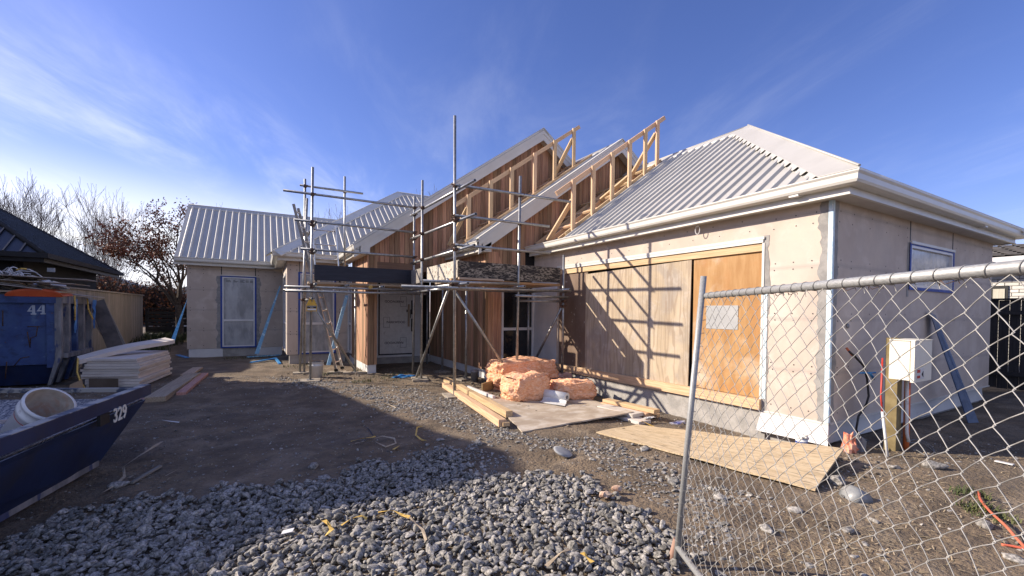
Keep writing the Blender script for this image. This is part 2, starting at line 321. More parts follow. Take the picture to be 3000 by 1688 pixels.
# ------------------------------------------------------------------ the house
H = thing('unfinished_house', (5.39, 2.37, 0), 'house under construction with pink wall board, cedar gables and pale ribbed steel roofs', 'house')
s_ = .72
def wallX(b, X, y0, y1, z0, z1, holes=(), th=.16):   # wall facing -X with rectangular holes (y0,y1,z0,z1)
    ysp = sorted({y0, y1, *[h[0] for h in holes], *[h[1] for h in holes]})
    for a, c in zip(ysp, ysp[1:]):
        hs = sorted([h for h in holes if h[0] <= a and h[1] >= c], key=lambda h: h[2]); z = z0
        for h in hs:
            if h[2] > z+1e-4: b.box(X, X+th, a, c, z, h[2], rv=.5)
            z = h[3]
        if z < z1-1e-4: b.box(X, X+th, a, c, z, z1, rv=.5)
def wallY(b, Y, x0, x1, z0, z1, holes=(), th=.16):
    xsp = sorted({x0, x1, *[h[0] for h in holes], *[h[1] for h in holes]})
    for a, c in zip(xsp, xsp[1:]):
        hs = sorted([h for h in holes if h[0] <= a and h[1] >= c], key=lambda h: h[2]); z = z0
        for h in hs:
            if h[2] > z+1e-4: b.box(a, c, Y, Y+th, z, h[2], rv=.5)
            z = h[3]
        if z < z1-1e-4: b.box(a, c, Y, Y+th, z, z1, rv=.5)
ZT = 2.715; ZB = .25
XG, YG = 5.39, 2.37
part('wall', BOARD, H, lambda b: wallX(b, XG, YG, 8.35, ZB, ZT, [(3.13, 7.42, ZB, 2.40)]), label='sunlit garage wall with the boarded door opening')
part('wall', BOARD, H, lambda b: wallY(b, YG, XG+.161, 10.95, ZB, ZT, [(7.46, 9.03, 1.82, 2.40)]), label='shaded garage side wall with a small taped window')
part('wall', BOARD, H, lambda b: b.box(10.79, 10.95, YG+.161, 12, ZB, ZT), label='far side wall')
part('wall', BOARD, H, lambda b: wallY(b, 15.65, -1.9, .56, ZB, ZT, [(-1.05, -.19, .28, 2.40)]), label='left wing front wall')
part('wall', BOARD, H, lambda b: (b.box(-1.9, -1.74, 15.811, 19, ZB, ZT), b.poly([(-1.9, 15.7, ZT), (-1.9, 20.6, ZT), (-1.9, 18.15, 4.45)], (.16, 0, 0))), label='left wing end wall')
part('wall', BOARD, H, lambda b: wallX(b, .56, 12.74, 15.64, ZB, ZT, [(13.15, 14.6, .28, 2.40)]), label='left face of the bay')
part('wall', BOARD, H, lambda b: wallY(b, 12.74, .721, 2.07, ZB, ZT, [(.86, 1.72, .28, 2.40)]), label='front face of the bay')
# joints and fixings on the boards
def fix(b):
    def dot(p, n, r=.008):
        n = Vector(n); u = n.orthogonal().normalized()*r; w = n.cross(u)
        b.add([Vector(p)+n*.002+u*math.cos(a)+w*math.sin(a) for a in [k*math.pi/3 for k in range(6)]], [tuple(range(6))])
    for z in (.35, .78, .86, 1.38, 1.46, 1.98, 2.06, 2.60, 2.48):
        for y in (2.55, 2.75, 2.98): dot((XG-.001, y+random.uniform(-.02, .02), z), (-1, 0, 0))
        for x in (5.56, 5.85, 6.3, 6.75, 7.1, 7.38, 9.2, 9.6, 10.0, 10.4, 10.8):
            dot((x+random.uniform(-.03, .03), YG-.001, z), (0, -1, 0), .009)
        for x in (-1.82, -1.5, -.1, .1, .35): dot((x, 15.648, z), (0, -1, 0), .011)
        dot((.64, 12.738, z), (0, -1, 0), .011); dot((.79, 12.738, z), (0, -1, 0), .011); dot((1.85, 12.738, z), (0, -1, 0), .011)
    for y in np.arange(3.3, 8.2, .42):
        dot((XG-.001, y, 2.50), (-1, 0, 0)); dot((XG-.001, y+.1, 2.64), (-1, 0, 0))
    for x in (7.46, 9.03): b.box(x-.012, x+.012, YG-.004, YG-.001, 2.42, 2.70)
    for x in (-1.06, -.18): b.box(x-.012, x+.012, 15.645, 15.648, 2.42, 2.70)
    b.box(.85, .865, 12.734, 12.738, 2.42, 2.70)
part('wall_fixings', BLACK, H, fix)
# rough compound patches
def ragged(b, o, u, n, z0, z1, w, amp=.03, side=1, seed=0):
    o, u, n = Vector(o), Vector(u), Vector(n); k = int((z1-z0)/.04); A = []; B = []
    for i in range(k+1):
        z = z0+(z1-z0)*i/k; ww = w+amp*nz(z*3.1, seed, 0, 1.6)+amp*.7*nz(z*9, seed+4, 0, 2)
        A.append(o+n*.004+Vector((0, 0, z))); B.append(o+u*max(.01, ww)+n*.004+Vector((0, 0, z)))
    b.sheet([A, B], sm=False)
parts('render_patch', PLASTER, H, [
    lambda b: ragged(b, (XG, 3.12, 0), (0, -1, 0), (-1, 0, 0), .26, 2.42, .085, .035, seed=1),
    lambda b: ragged(b, (XG, 2.375, 0), (0, 1, 0), (-1, 0, 0), .26, 2.70, .115, .05, seed=2),
    lambda b: ragged(b, (XG, YG, 0), (1, 0, 0), (0, -1, 0), .26, 2.70, .12, .03, seed=3),
    lambda b: ragged(b, (7.44, YG, 0), (-1, 0, 0), (0, -1, 0), 1.70, 2.42, .06, .02, seed=4),
    lambda b: ragged(b, (-1.07, 15.65, 0), (-1, 0, 0), (0, -1, 0), .26, 2.42, .11, .05, seed=5),
    lambda b: ragged(b, (-.17, 15.65, 0), (1, 0, 0), (0, -1, 0), .26, 2.42, .12, .07, seed=6)])
def cornerbead(b):
    b.box(XG-.009, XG-.006, 2.366, 2.408, .26, 2.70); b.box(XG-.009, XG+.03, 2.361, 2.364, .26, 2.70)
part('corner_bead', PALEBLUE, H, cornerbead)
part('opening_bead', PALEBLUE, H, lambda b: b.box(XG-.008, XG-.005, 3.055, 3.115, .40, 1.7))
part('opening_trim', TRIM, H, lambda b: (b.box(XG-.02, XG+.05, 3.115, 7.42, 2.335, 2.40), b.box(XG-.024, XG-.0205, 3.10, 7.44, 2.375, 2.41), b.box(XG-.012, XG+.05, 3.10, 3.13, .26, 2.334)))
part('header_timber', PINE, H, lambda b: b.box(XG+.0, XG+.07, 3.135, 7.40, 2.235, 2.33))
part('sill_timber', PINE, H, lambda b: b.beam((XG-.02, 3.10, .325), (XG-.02, 7.5, .30), .07, .13))
part('plywood_panel', PLY_O, H, lambda b: b.box(XG+.03, XG+.045, 3.135, 4.14, .39, 2.234), label='orange plywood panel beside the garage corner')
part('plywood_panel', PLY_P, H, lambda b: b.poly([(XG+.008, 4.19, .385), (XG+.008, 6.53, .37), (XG+.008, 6.53, 2.18), (XG+.008, 4.165, 2.225)], (.015, 0, 0)), label='pale weathered plywood panel in the middle')
part('plywood_panel', PLY_D, H, lambda b: b.box(XG+.028, XG+.043, 6.50, 7.41, .30, 2.234), label='dark brown plywood panel beside the blue strip')
part('opening_back', BLACK, H, lambda b: b.box(XG+.12, XG+.15, 3.13, 7.42, .26, 2.39))
part('panel_paper', mat('panel_paper', (.33, .34, .34), (.38, .39, .39), rough=.7, scale=4), H, lambda b: b.box(XG+.024, XG+.0285, 3.45, 3.92, 1.24, 1.56))
parts('slab', CONC, H, [lambda b, q=q: b.box(*q) for q in [(XG+.005, 10.9, 3.06, 8.0, -.45, .249), (XG+.06, 10.9, 2.46, 3.06, -.4, .24), (2.12, 4.14, 11.8, 12.4, -.4, .16), (-1.85, .5, 15.68, 16, -.4, .24), (.62, 2.0, 12.77, 13, -.4, .24), (4.2, 5.3, 8.4, 9, -.4, .2)]])
parts('edge_wrap', WRAP, H, [lambda b: b.poly([(XG+.0, 3.10, .255), (XG+.0, 2.365, .255), (XG-.06, 2.34, .02), (XG-.05, 3.14, .0)], (.01, 0, .002)),
     lambda b: b.poly([(XG+.06, 2.44, .245), (10.9, 2.44, .245), (10.9, 2.42, .0), (XG+.06, 2.42, .0)], (0, .01, 0)),
     lambda b: b.box(-1.86, -1.03, 15.66, 15.668, -.05, .245), lambda b: b.box(-.15, .55, 15.66, 15.668, -.05, .245)])
part('base_flashing', TRIM, H, lambda b: (b.box(XG+.03, 10.95, 2.355, 2.369, .235, .252), b.box(XG-.012, XG-.001, 2.36, 3.1, .235, .252)))
# ---- windows
def windowY(Y, x0, x1, z0, z1, trans=None, pane=FILM, tape=None, mull=None, label=None):
    def fr(b, m=0):
        w = .045
        b.box(x0, x0+w, Y-.012, Y+.08, z0, z1); b.box(x1-w, x1, Y-.012, Y+.08, z0, z1)
        b.box(x0+w, x1-w, Y-.012, Y+.08, z1-w, z1); b.box(x0+w, x1-w, Y-.012, Y+.08, z0, z0+w)
        if trans: b.box(x0+w, x1-w, Y-.010, Y+.08, trans-.03, trans+.03)
        if mull: b.box(mull-.03, mull+.03, Y-.009, Y+.08, z0+w, z1-w)
    wd = part('window', FRAMEW, H, fr, label=label)
    zs = [z0+.045]+([trans-.03, trans+.03] if trans else [])+[z1-.045]
    for i in range(0, len(zs), 2):
        part('pane', pane, wd, lambda b: b.box(x0+.04, x1-.04, Y+.02, Y+.03, zs[i]-.005, zs[i+1]+.005))
    if tape:
        t = .045
        part('masking_tape', BLUETAPE, wd, lambda b: (b.box(x0-t*.8, x0+.01, Y-.018, Y-.013, z0-t*.6, z1+.02), b.box(x1-.01, x1+t*.8, Y-.018, Y-.013, z0-t*.6, z1+.02),
             b.box(x0+.01, x1-.01, Y-.018, Y-.013, z1-.012, z1+.02), b.box(x0+.01, x1-.01, Y-.018, Y-.013, z0-t*.6, z0+.012)))
    return wd
def windowX(X, y0, y1, z0, z1, trans=None, pane=DARKGLASS, label=None):
    def fr(b):
        w = .05
        b.box(X-.02, X+.08, y0, y0+w, z0, z1); b.box(X-.02, X+.08, y1-w, y1, z0, z1)
        b.box(X-.02, X+.08, y0+w, y1-w, z1-w, z1); b.box(X-.02, X+.08, y0+w, y1-w, z0, z0+w)
        if trans: b.box(X-.02, X+.08, y0+w, y1-w, trans-.03, trans+.03)
    wd = part('window', FRAMEW, H, fr, label=label)
    part('pane', pane, wd, lambda b: b.box(X+.02, X+.03, y0+.04, y1-.04, z0+.04, z1-.04))
windowY(15.65, -1.05, -.19, .28, 2.41, 1.09, FILM, True, label='tall taped window of the left wing')
windowY(12.74, .86, 1.72, .28, 2.41, 1.07, FILM, True, label='tall taped window of the bay behind the ladder')
windowX(.56, 13.15, 14.6, .28, 2.41, 1.07, DARKGLASS, label='narrow side window of the bay')
windowX(2.07, 12.15, 12.70, .28, 2.41, 1.07, FILM, label='narrow window beside the cedar column')
windowY(8.35, 4.55, 5.38, .30, 2.40, 1.06, DARKGLASS, label='dark window beside the garage wall')
windowY(YG, 7.46, 9.03, 1.82, 2.40, None, mat('wrinkled_film', (.34, .37, .40), (.52, .55, .58), rough=.2, scale=5, bump=1.0, bscale=6, bstretch=(1, 1, .5), spec=.7), True, label='small high window wrapped in film')
parts('window_head', TRIM, H, [lambda b: b.box(7.44, 9.05, YG-.03, YG-.001, 2.405, 2.44), lambda b: b.box(-1.08, -.16, 15.62, 15.649, 2.435, 2.46)])
part('printed_label', LETB, H, lambda b: [b.box(x, x+random.uniform(.05, .13), 15.668, 15.6695, z, z+.012) for z in (2.30, 2.275, 2.25) for x in (-.94, -.76, -.58, -.44, -.33)])
# ---- cedar
BW = .117
def cladY(b, Y, x0, x1, lo, hi, th=.02, face=-1, off=0):
    n0 = math.floor((x0-off)/BW); x = n0*BW+off
    while x < x1-1e-4:
        a, c = max(x, x0), min(x+BW-.007, x1)
        if c-a > .008:
            dz_ = random.uniform(-.0015, .0015); k = random.random()*30; y = Y+dz_*face
            cut = [a, c]
            for q in KINK:
                if a < q < c: cut = [a, q, c]
            top = [(xx, y, hi(xx)) for xx in cut]; bot = [(xx, y, lo(xx)) for xx in cut]
            if all(t[2] > bo[2] for t, bo in zip(top, bot)):
                pts = bot+top[::-1]; b.poly(pts, (0, th, 0), gc=[(p[2]+k, p[0]+k, k) for p in pts])
        x += BW
KINK = [6.675, 7.80]
def cladX(b, X, y0, y1, z0, z1, th=.02, hi=None):
    y = y0
    while y < y1-1e-4:
        c = min(y+BW-.007, y1); k = random.random()*30; x = X+random.uniform(-.0015, .0015); zt = z1 if hi is None else hi(y)
        pts = [(x, y, z0), (x, c, z0), (x, c, zt), (x, y, zt)]
        b.poly(pts, (th, 0, 0), gc=[(p[2]+k, p[1]+k, k) for p in pts]); y += BW
c1, c2, cg = 1.61, .112, 2.87-.72*5.14      # roof plane constants z = c + .72 X
pk1, pk2 = 6.675, 7.80
r1 = lambda x: (c1+s_*x if x <= pk1 else c1+s_*(2*pk1-x))
r2 = lambda x: (c2+s_*x if x <= pk2 else c2+s_*(2*pk2-x))
rg = lambda x: (cg+s_*x if x <= 8.17 else cg+s_*(2*8.17-x))
G1Y, G2Y = 10.2, 8.35
part('gable_cladding', CEDAR, H, lambda b: (cladY(b, G1Y, 2.072, 2.29, lambda x: .19, lambda x: min(r1(x)-.17, 2.72 if x < 2.1 else 99)),
     cladY(b, G1Y, 2.29, 4.15, lambda x: 2.56, lambda x: r1(x)-.17), cladY(b, G1Y, 4.15, 9.6, lambda x: r2(x)-.05 if x > 4.3 else 2.7, lambda x: r1(x)-.17)), label='cedar boards of the left gable')
part('gable_cladding', CEDAR, H, lambda b: (cladY(b, G2Y, 4.155, 4.545, lambda x: .19, lambda x: 2.74), cladY(b, G2Y, 4.155, 5.15, lambda x: 2.74 if x < 4.55 else 2.46, lambda x: r2(x)-.17),
     cladY(b, G2Y, 5.15, 9.9, lambda x: rg(x)-.05, lambda x: r2(x)-.17)), label='cedar boards of the right gable')
part('gable_backing', BLACK, H, lambda b: (b.poly([(2.08, G1Y+.03, 2.5), (4.3, G1Y+.03, 2.5), (9.5, G1Y+.03, 3.2), (pk1, G1Y+.03, r1(pk1)-.2), (2.08, G1Y+.03, r1(2.08)-.2)], (0, .05, 0)),
     b.poly([(4.16, G2Y+.03, 2.5), (5.6, G2Y+.03, 2.5), (9.7, G2Y+.03, 3.5), (pk2, G2Y+.03, r2(pk2)-.2), (4.16, G2Y+.03, r2(4.16)-.2)], (0, .05, 0)), b.box(4.16, 4.55, G2Y+.03, G2Y+.08, .2, 2.5), b.box(2.09, 2.28, G1Y+.03, G1Y+.08, .2, 2.6)))
part('column_cladding', CEDAR, H, lambda b: cladX(b, 2.07, 10.205, 12.13, .19, 2.74))
part('column_cladding', CEDAR, H, lambda b: b.box(2.245, 2.289, 10.221, 11.88, .19, 2.4))
part('porch_cladding', CEDAR, H, lambda b: cladX(b, 4.15, 8.375, 11.88, .19, 2.40))
part('porch_cladding', CEDAR, H, lambda b: cladX(b, 4.148, 8.375, 10.15, 2.41, 2.74))
part('lintel_board', wood('lintel_wood', (.17, .10, .065), (.23, .14, .09)), H, lambda b: (b.box(2.29, 4.14, G1Y-.004, G1Y+.03, 2.39, 2.555), b.box(2.29, 4.149, G1Y+.031, 11.9, 2.40, 2.42)))
part('column_base', WRAP, H, lambda b: (b.box(2.10, 2.28, 10.225, 10.235, -.08, .19), b.box(2.095, 2.105, 10.22, 12.6, -.08, .19)), label='white base strip of the cedar column')
part('column_base', WRAP, H, lambda b: (b.box(4.175, 4.55, 8.375, 8.385, -.08, .19), b.box(4.168, 4.178, 8.37, 11.9, -.08, .19)), label='white base strip of the porch wall')
part('corner_board', WRAP, H, lambda b: b.box(5.385, 5.3895, 7.46, 8.34, .26, 2.33))
# ---- front door
def frontdoor():
    Y = 11.9
    dr = part('front_door', WHITEP, H, lambda b: b.box(2.745, 3.665, Y-.01, Y+.03, .26, 2.26))
    part('door_frame', FRAMEW, dr, lambda b: (b.box(2.40, 2.70, Y-.03, Y+.05, .17, 2.40), b.box(3.70, 3.86, Y-.03, Y+.05, .17, 2.40), b.box(2.70, 3.70, Y-.03, Y+.05, 2.29, 2.40), b.box(2.70, 3.70, Y-.04, Y+.05, .17, .225), b.box(3.86, 4.12, Y-.01, Y+.05, .17, .21)))
    part('door_seal', LETB, dr, lambda b: (b.box(2.70, 2.745, Y-.015, Y+.02, .225, 2.29), b.box(3.665, 3.70, Y-.015, Y+.02, .225, 2.29), b.box(2.745, 3.665, Y-.015, Y+.02, .225, .26)))
    part('side_light', DARKGLASS, dr, lambda b: b.box(3.86, 4.14, Y+.0, Y+.02, .211, 2.4))
    part('door_handle', PINEOLD, dr, lambda b: (b.box(3.50, 3.545, Y-.07, Y-.045, 1.00, 1.62), b.box(3.515, 3.53, Y-.045, Y-.011, 1.1, 1.12), b.box(3.515, 3.53, Y-.045, Y-.011, 1.5, 1.52)))
    part('lock_cover', LETB, dr, lambda b: (b.box(3.60, 3.664, Y-.018, Y-.011, .86, 1.73), b.box(3.575, 3.60, Y-.018, Y-.011, 1.24, 1.48), b.box(3.47, 3.50, Y-.018, Y-.011, 1.40, 1.47)))
    part('lock_plate', FRAMEW, dr, lambda b: b.box(3.595, 3.655, Y-.03, Y-.019, 1.22, 1.34))
    def outline(b, x0, x1, z0, z1, gap):
        t = .006; y0, y1 = Y-.014, Y-.011
        b.box(x0, x1, y0, y1, z1-t, z1); b.box(x0, x1, y0, y1, z0, z0+t)
        zc = (z0+z1)/2
        for xx, g_ in ((x0, gap < 0), (x1-t, gap > 0)):
            if g_: b.box(xx, xx+t, y0, y1, zc+.035, z1-t); b.box(xx, xx+t, y0, y1, z0+t, zc-.035)
            else: b.box(xx, xx+t, y0, y1, z0+t, z1-t)
    part('printed_outline', LETB, dr, lambda b: (outline(b, 3.30, 3.47, 1.55, 1.83, -1), outline(b, 2.84, 3.01, .98, 1.26, 1), outline(b, 3.30, 3.47, .42, .70, -1)))
    for xc, zc, rot in ((3.13, 1.69, math.pi), (3.18, 1.12, 0), (3.13, .56, math.pi)):
        c = bpy.data.curves.new('door_print', 'FONT'); c.body = 'PARKWOOD'; c.size = .088; c.extrude = .0008; c.offset = .0012; c.align_x = 'CENTER'; c.align_y = 'CENTER'
        o = bpy.data.objects.new('door_print', c); COL.objects.link(o)
        dg = bpy.context.evaluated_depsgraph_get(); me = bpy.data.meshes.new_from_object(o.evaluated_get(dg)); bpy.data.objects.remove(o)
        me.materials.clear(); me.materials.append(LETB)
        o = bpy.data.objects.new('door_print', me); COL.objects.link(o); o.parent = dr
        o.rotation_euler = (math.pi/2, rot, 0); o.location = Vector((xc, Y-.013, zc))-ORG[H.name]; ORG[o.name] = ORG[H.name]
frontdoor()
# ---- eaves: profiles swept along mitred paths
def sweep(b, path, prof, side=1, mi=0):
    """path: XY points; prof: closed (out, z); out is measured to the right of the path direction when side=1"""
    P = [Vector((p[0], p[1], 0)) for p in path]; n = len(P); rings = []
    for i, p in enumerate(P):
        dirs = []
        if i > 0: dirs.append((P[i]-P[i-1]).normalized())
        if i < n-1: dirs.append((P[i+1]-P[i]).normalized())
        ns = [Vector((d.y, -d.x, 0))*side for d in dirs]
        m = ns[0] if len(ns) == 1 else (ns[0]+ns[1])/(1+ns[0].dot(ns[1]))
        rings.append([p+m*o+Vector((0, 0, z)) for o, z in prof])
    k = len(prof); vs = [q for r in rings for q in r]
    fs = [(i*k+j, (i+1)*k+j, (i+1)*k+(j+1) % k, i*k+(j+1) % k) for i in range(n-1) for j in range(k)]
    fs += [tuple(range(k)), tuple((n-1)*k+j for j in range(k))[::-1]]
    b.add(vs, fs, None, None, mi)
GUT = [(.002, 2.772), (.075, 2.772), (.10, 2.785), (.112, 2.81), (.115, 2.862), (.130, 2.885), (.130, 2.897), (.118, 2.899), (.104, 2.866), (.100, 2.815), (.08, 2.79), (.002, 2.785)]
FAS = [(0, 2.69), (0, 2.86), (-.022, 2.86), (-.022, 2.69)]
LIP = [(.001, 2.69), (.010, 2.692), (.010, 2.705), (.001, 2.71)]
def eave(path, side, soff, label=None):
    part('gutter', TRIM, H, lambda b: sweep(b, path, GUT, side), label=label)
    part('fascia', TRIM, H, lambda b: (sweep(b, path, FAS, side), sweep(b, path, LIP, side)))
    part('soffit', SOFFIT, H, lambda b: [b.box(*q, 2.705, 2.713) for q in soff])
eave([(5.22, 8.30), (5.22, 2.15), (11.15, 2.15), (11.15, 6)], 1, [(5.241, 5.40, 2.171, 8.3), (5.40, 11.13, 2.171, 2.38)], label='long garage gutter')
eave([(3.93, 10.19), (3.93, 8.10)], 1, [(3.951, 4.16, 8.10, 10.19)], label='short gutter between the gables')
eave([(1.85, 9.95), (1.85, 12.52), (.34, 12.52), (.34, 15.43), (-2.15, 15.43)], -1, [(1.871, 2.08, 9.95, 12.6), (.361, 1.87, 12.541, 12.75), (.361, .57, 12.75, 15.6), (-2.15, .361, 15.451, 15.66)], label='gutter of the bay and left wing')
parts('gutter_bracket', WHITEP, H, [lambda b: b.ob(onX(2330, 573, 5.17), (.04, 0, 0), (0, .05, 0), (0, 0, .02)), lambda b: b.ob(onY(2880, 663, 2.1), (.05, 0, 0), (0, .04, 0), (0, 0, .02))])
def ring(b, c, r, t, ax='X', n=16):
    pts = [(c[0], c[1]+r*.6*math.cos(a), c[2]+r*math.sin(a)) for a in [2*math.pi*k/n for k in range(n+1)]]
    b.tube(pts, t, 5, caps=False)
part('cable_loop', WHITEP, H, lambda b: (ring(b, (5.30, 4.00, 2.62), .06, .006), b.tube([(5.30, 4.0, 2.71), (5.30, 4.0, 2.66)], .006, 5)))
# ---- roof sheets with ribs
def roofsheet(b, poly, along, c0, slope, horiz, pitch=.19, rib=True):
    """poly in (u,d): u along the eave axis, d = plan distance up the slope. returns 3D via horiz(u,d,z)"""
    us = [p[0] for p in poly]; u0, u1 = min(us), max(us); prof = []
    u = math.floor(u0/pitch)*pitch
    while u < u1+pitch:
        for du, h in ((0, 0), (.04, 0), (.064, .034), (.100, .034), (.124, 0)):
            if not rib: h = 0
            if u0 < u+du < u1: prof.append((u+du, h))
        u += pitch
    prof = [(u0+1e-4, 0)]+prof+[(u1-1e-4, 0)]
    for p in poly:
        if u0 < p[0] < u1: prof.append((p[0], None))
    prof.sort(key=lambda q: q[0])
    lst = []
    for i, (uu, h) in enumerate(prof):
        if h is None:
            a = [q for q in prof[:i] if q[1] is not None][-1]; c = [q for q in prof[i+1:] if q[1] is not None][0]
            h = a[1]+(c[1]-a[1])*(uu-a[0])/max(1e-6, c[0]-a[0])
        lst.append((uu, h))
    def span(u):
        ds = []
        n = len(poly)
        for i in range(n):
            a, c = poly[i], poly[(i+1) % n]
            if (a[0]-u)*(c[0]-u) <= 0 and a[0] != c[0]: ds.append(a[1]+(c[1]-a[1])*(u-a[0])/(c[0]-a[0]))
        return min(ds), max(ds)
    A = []; B = []
    for u, h in lst:
        d0, d1 = span(u); hz = h*math.sqrt(1+slope*slope)
        A.append(horiz(u, d0, c0+slope*d0+hz)); B.append(horiz(u, d1, c0+slope*d1+hz))
    b.sheet([A, B], sm=False)
W_ = lambda X0: (lambda u, d, z: (X0+d, u, z))
E_ = lambda X0: (lambda u, d, z: (X0-d, u, z))
So = lambda Y0: (lambda u, d, z: (u, Y0+d, z))
No = lambda Y0: (lambda u, d, z: (u, Y0-d, z))
Z0 = 2.87
def roofpart(fn, label): part('roof_sheet', ROOF, H, fn, label=label)
roofpart(lambda b: roofsheet(b, [(2.05, 0), (7.02, 0), (7.02, 3.03), (5.08, 3.03)], 0, Z0, s_, W_(5.14)), 'sunlit garage roof slope')
roofpart(lambda b: roofsheet(b, [(5.14, 0), (11.2, 0), (8.17, 3.03)], 0, Z0, s_, So(2.05)), 'front hip of the garage roof')
roofpart(lambda b: roofsheet(b, [(2.05, 0), (12, 0), (12, 3.03), (5.08, 3.03)], 0, Z0, s_, E_(11.2)), 'far garage slope')
roofpart(lambda b: roofsheet(b, [(8.08, 0), (8.95, 0), (8.95, 3.97), (8.08, 3.97)], 0, Z0, s_, W_(3.83)), 'strip of roof behind the right gable')
roofpart(lambda b: roofsheet(b, [(8.08, 0), (16, 0), (16, 3.97), (8.08, 3.97)], 0, Z0, s_, E_(11.77)), 'far slope behind the right gable')
roofpart(lambda b: roofsheet(b, [(9.93, 0), (12.43, 0), (17.35, 4.92), (9.93, 4.92)], 0, Z0, s_, W_(1.755)), 'left slope of the left gable roof')
roofpart(lambda b: roofsheet(b, [(9.93, 0), (17.3, 0), (17.3, 4.92), (9.93, 4.92)], 0, Z0, s_, E_(11.595)), 'far slope of the left gable roof')
roofpart(lambda b: roofsheet(b, [(.24, 0), (1.755, 0), (6.02, 4.27), (4.51, 4.27)], 0, Z0, s_, So(12.43)), 'front slope over the bay')
roofpart(lambda b: roofsheet(b, [(12.43, 0), (15.33, 0), (18.15, 2.82), (20, 4.27), (16.7, 4.27)], 0, Z0, s_, W_(.24)), 'left hip over the bay')
roofpart(lambda b: roofsheet(b, [(4.51, 4.27), (12, 4.27), (12, 5.5), (5, 5.5)], 0, Z0, -0.0, No(21)), 'ridge top') if False else None
roofpart(lambda b: roofsheet(b, [(-2.15, 0), (.24, 0), (3.06, 2.82), (-2.15, 2.82)], 0, Z0, s_, So(15.33)), 'left wing front slope')
roofpart(lambda b: roofsheet(b, [(-2.15, 0), (3.06, 0), (3.06, 2.82), (-2.15, 2.82)], 0, Z0, s_, No(20.97)), 'left wing back slope')
roofpart(lambda b: roofsheet(b, [(4.5, 0), (12, 0), (12, 4.27), (4.5, 4.27)], 0, Z0, s_, No(20.97)), 'main back slope')
# flashings: along ridges and hips
def flash(b, a, c, w=.17, drop=.10, lift=.045, n=(None, None)):
    """ridge cap from a to c with two wings given by downhill directions"""
    a, c = Vector(a), Vector(c); up = Vector((0, 0, lift))
    l, r = Vector(n[0]).normalized()*w, Vector(n[1]).normalized()*w
    for q in (l, r):
        vs = [a+up, c+up, c+up*.8+q, a+up*.8+q]; b.add(vs, [(0, 1, 2, 3)]); b.add([v-Vector((0, 0, .012)) for v in vs], [(3, 2, 1, 0)])
        b.add([a+up*.8+q, c+up*.8+q, c+up*.8+q-Vector((0, 0, .03)), a+up*.8+q-Vector((0, 0, .03))], [(0, 1, 2, 3)])
    b.tube([a+up, c+up], .014, 6)
dW, dE, dS, dN = (-1, 0, -s_), (1, 0, -s_), (0, -1, -s_), (0, 1, -s_)
zr = Z0+s_*3.03
parts('ridge_flashing', ROOF, H, [lambda b: flash(b, (8.17, 5.08, zr), (8.17, 8.3, zr), .2, n=(dW, dE)), lambda b: flash(b, (4.51, 16.7, 5.945), (12, 16.7, 5.945), .2, n=(dS, dN)), lambda b: flash(b, (-2.15, 18.15, 4.90), (3.06, 18.15, 4.90), .2, n=(dS, dN)), lambda b: flash(b, (pk2, 8.08, r2(pk2)), (pk2, 16, r2(pk2)), .2, n=(dW, dE)), lambda b: flash(b, (pk1, 9.93, r1(pk1)), (pk1, 17.3, r1(pk1)), .2, n=(dW, dE))])
def hipcap(b):
    pw = lambda x, y: Vector((x, y, Z0+s_*(x-5.14)+.062)); ps = lambda x, y: Vector((x, y, Z0+s_*(y-2.05)+.062))
    b.poly([pw(5.12, 2.03), pw(5.12, 2.40), pw(7.98, 5.26), pw(8.17, 5.08)], (0, 0, -.008)); b.poly([ps(5.12, 2.03), ps(5.60, 2.03), ps(8.40, 4.84), ps(8.17, 5.08)], (0, 0, -.008))
    b.tube([Vector((5.12, 2.03, Z0+.062)), Vector((8.17, 5.08, zr+.066))], .014, 6)
    for k in range(15): b.poly([pw(5.16+k*.19, 2.44+k*.19)-Vector((0, 0, .004)), pw(5.16+k*.19, 2.50+k*.19)-Vector((0, 0, .035)), pw(5.28+k*.19, 2.62+k*.19)-Vector((0, 0, .035)), pw(5.30+k*.19, 2.58+k*.19)-Vector((0, 0, .004))], (0, 0, -.004))
dh = Vector((-1, 1, 0)); dh2 = Vector((1, -1, 0))
part('hip_flashing', ROOF, H, lambda b: (hipcap(b),), label='broad hip flashing of the garage roof')
parts('hip_flashing', TRIM, H, [lambda b: flash(b, (.24, 12.43, Z0), (4.51, 16.7, 5.945), .26, lift=.05, n=((-1, 1, -.72), (1, -1, -.72))), lambda b: flash(b, (11.2, 2.05, Z0), (8.17, 5.08, zr), .3, lift=.05, n=((1, 1, -.72), (-1, -1, -.72)))])
# roof screws along the garage eave
part('roof_screws', ROOF, H, lambda b: [b.ob((5.14+d, y*.19+.09, Z0+s_*d+.038), (.006, 0, 0), (0, .006, 0), (0, 0, .006)) for y in range(12, 37) for d in (.12, 1.1, 2.1) if y*.19 > 2.05+d+.1])
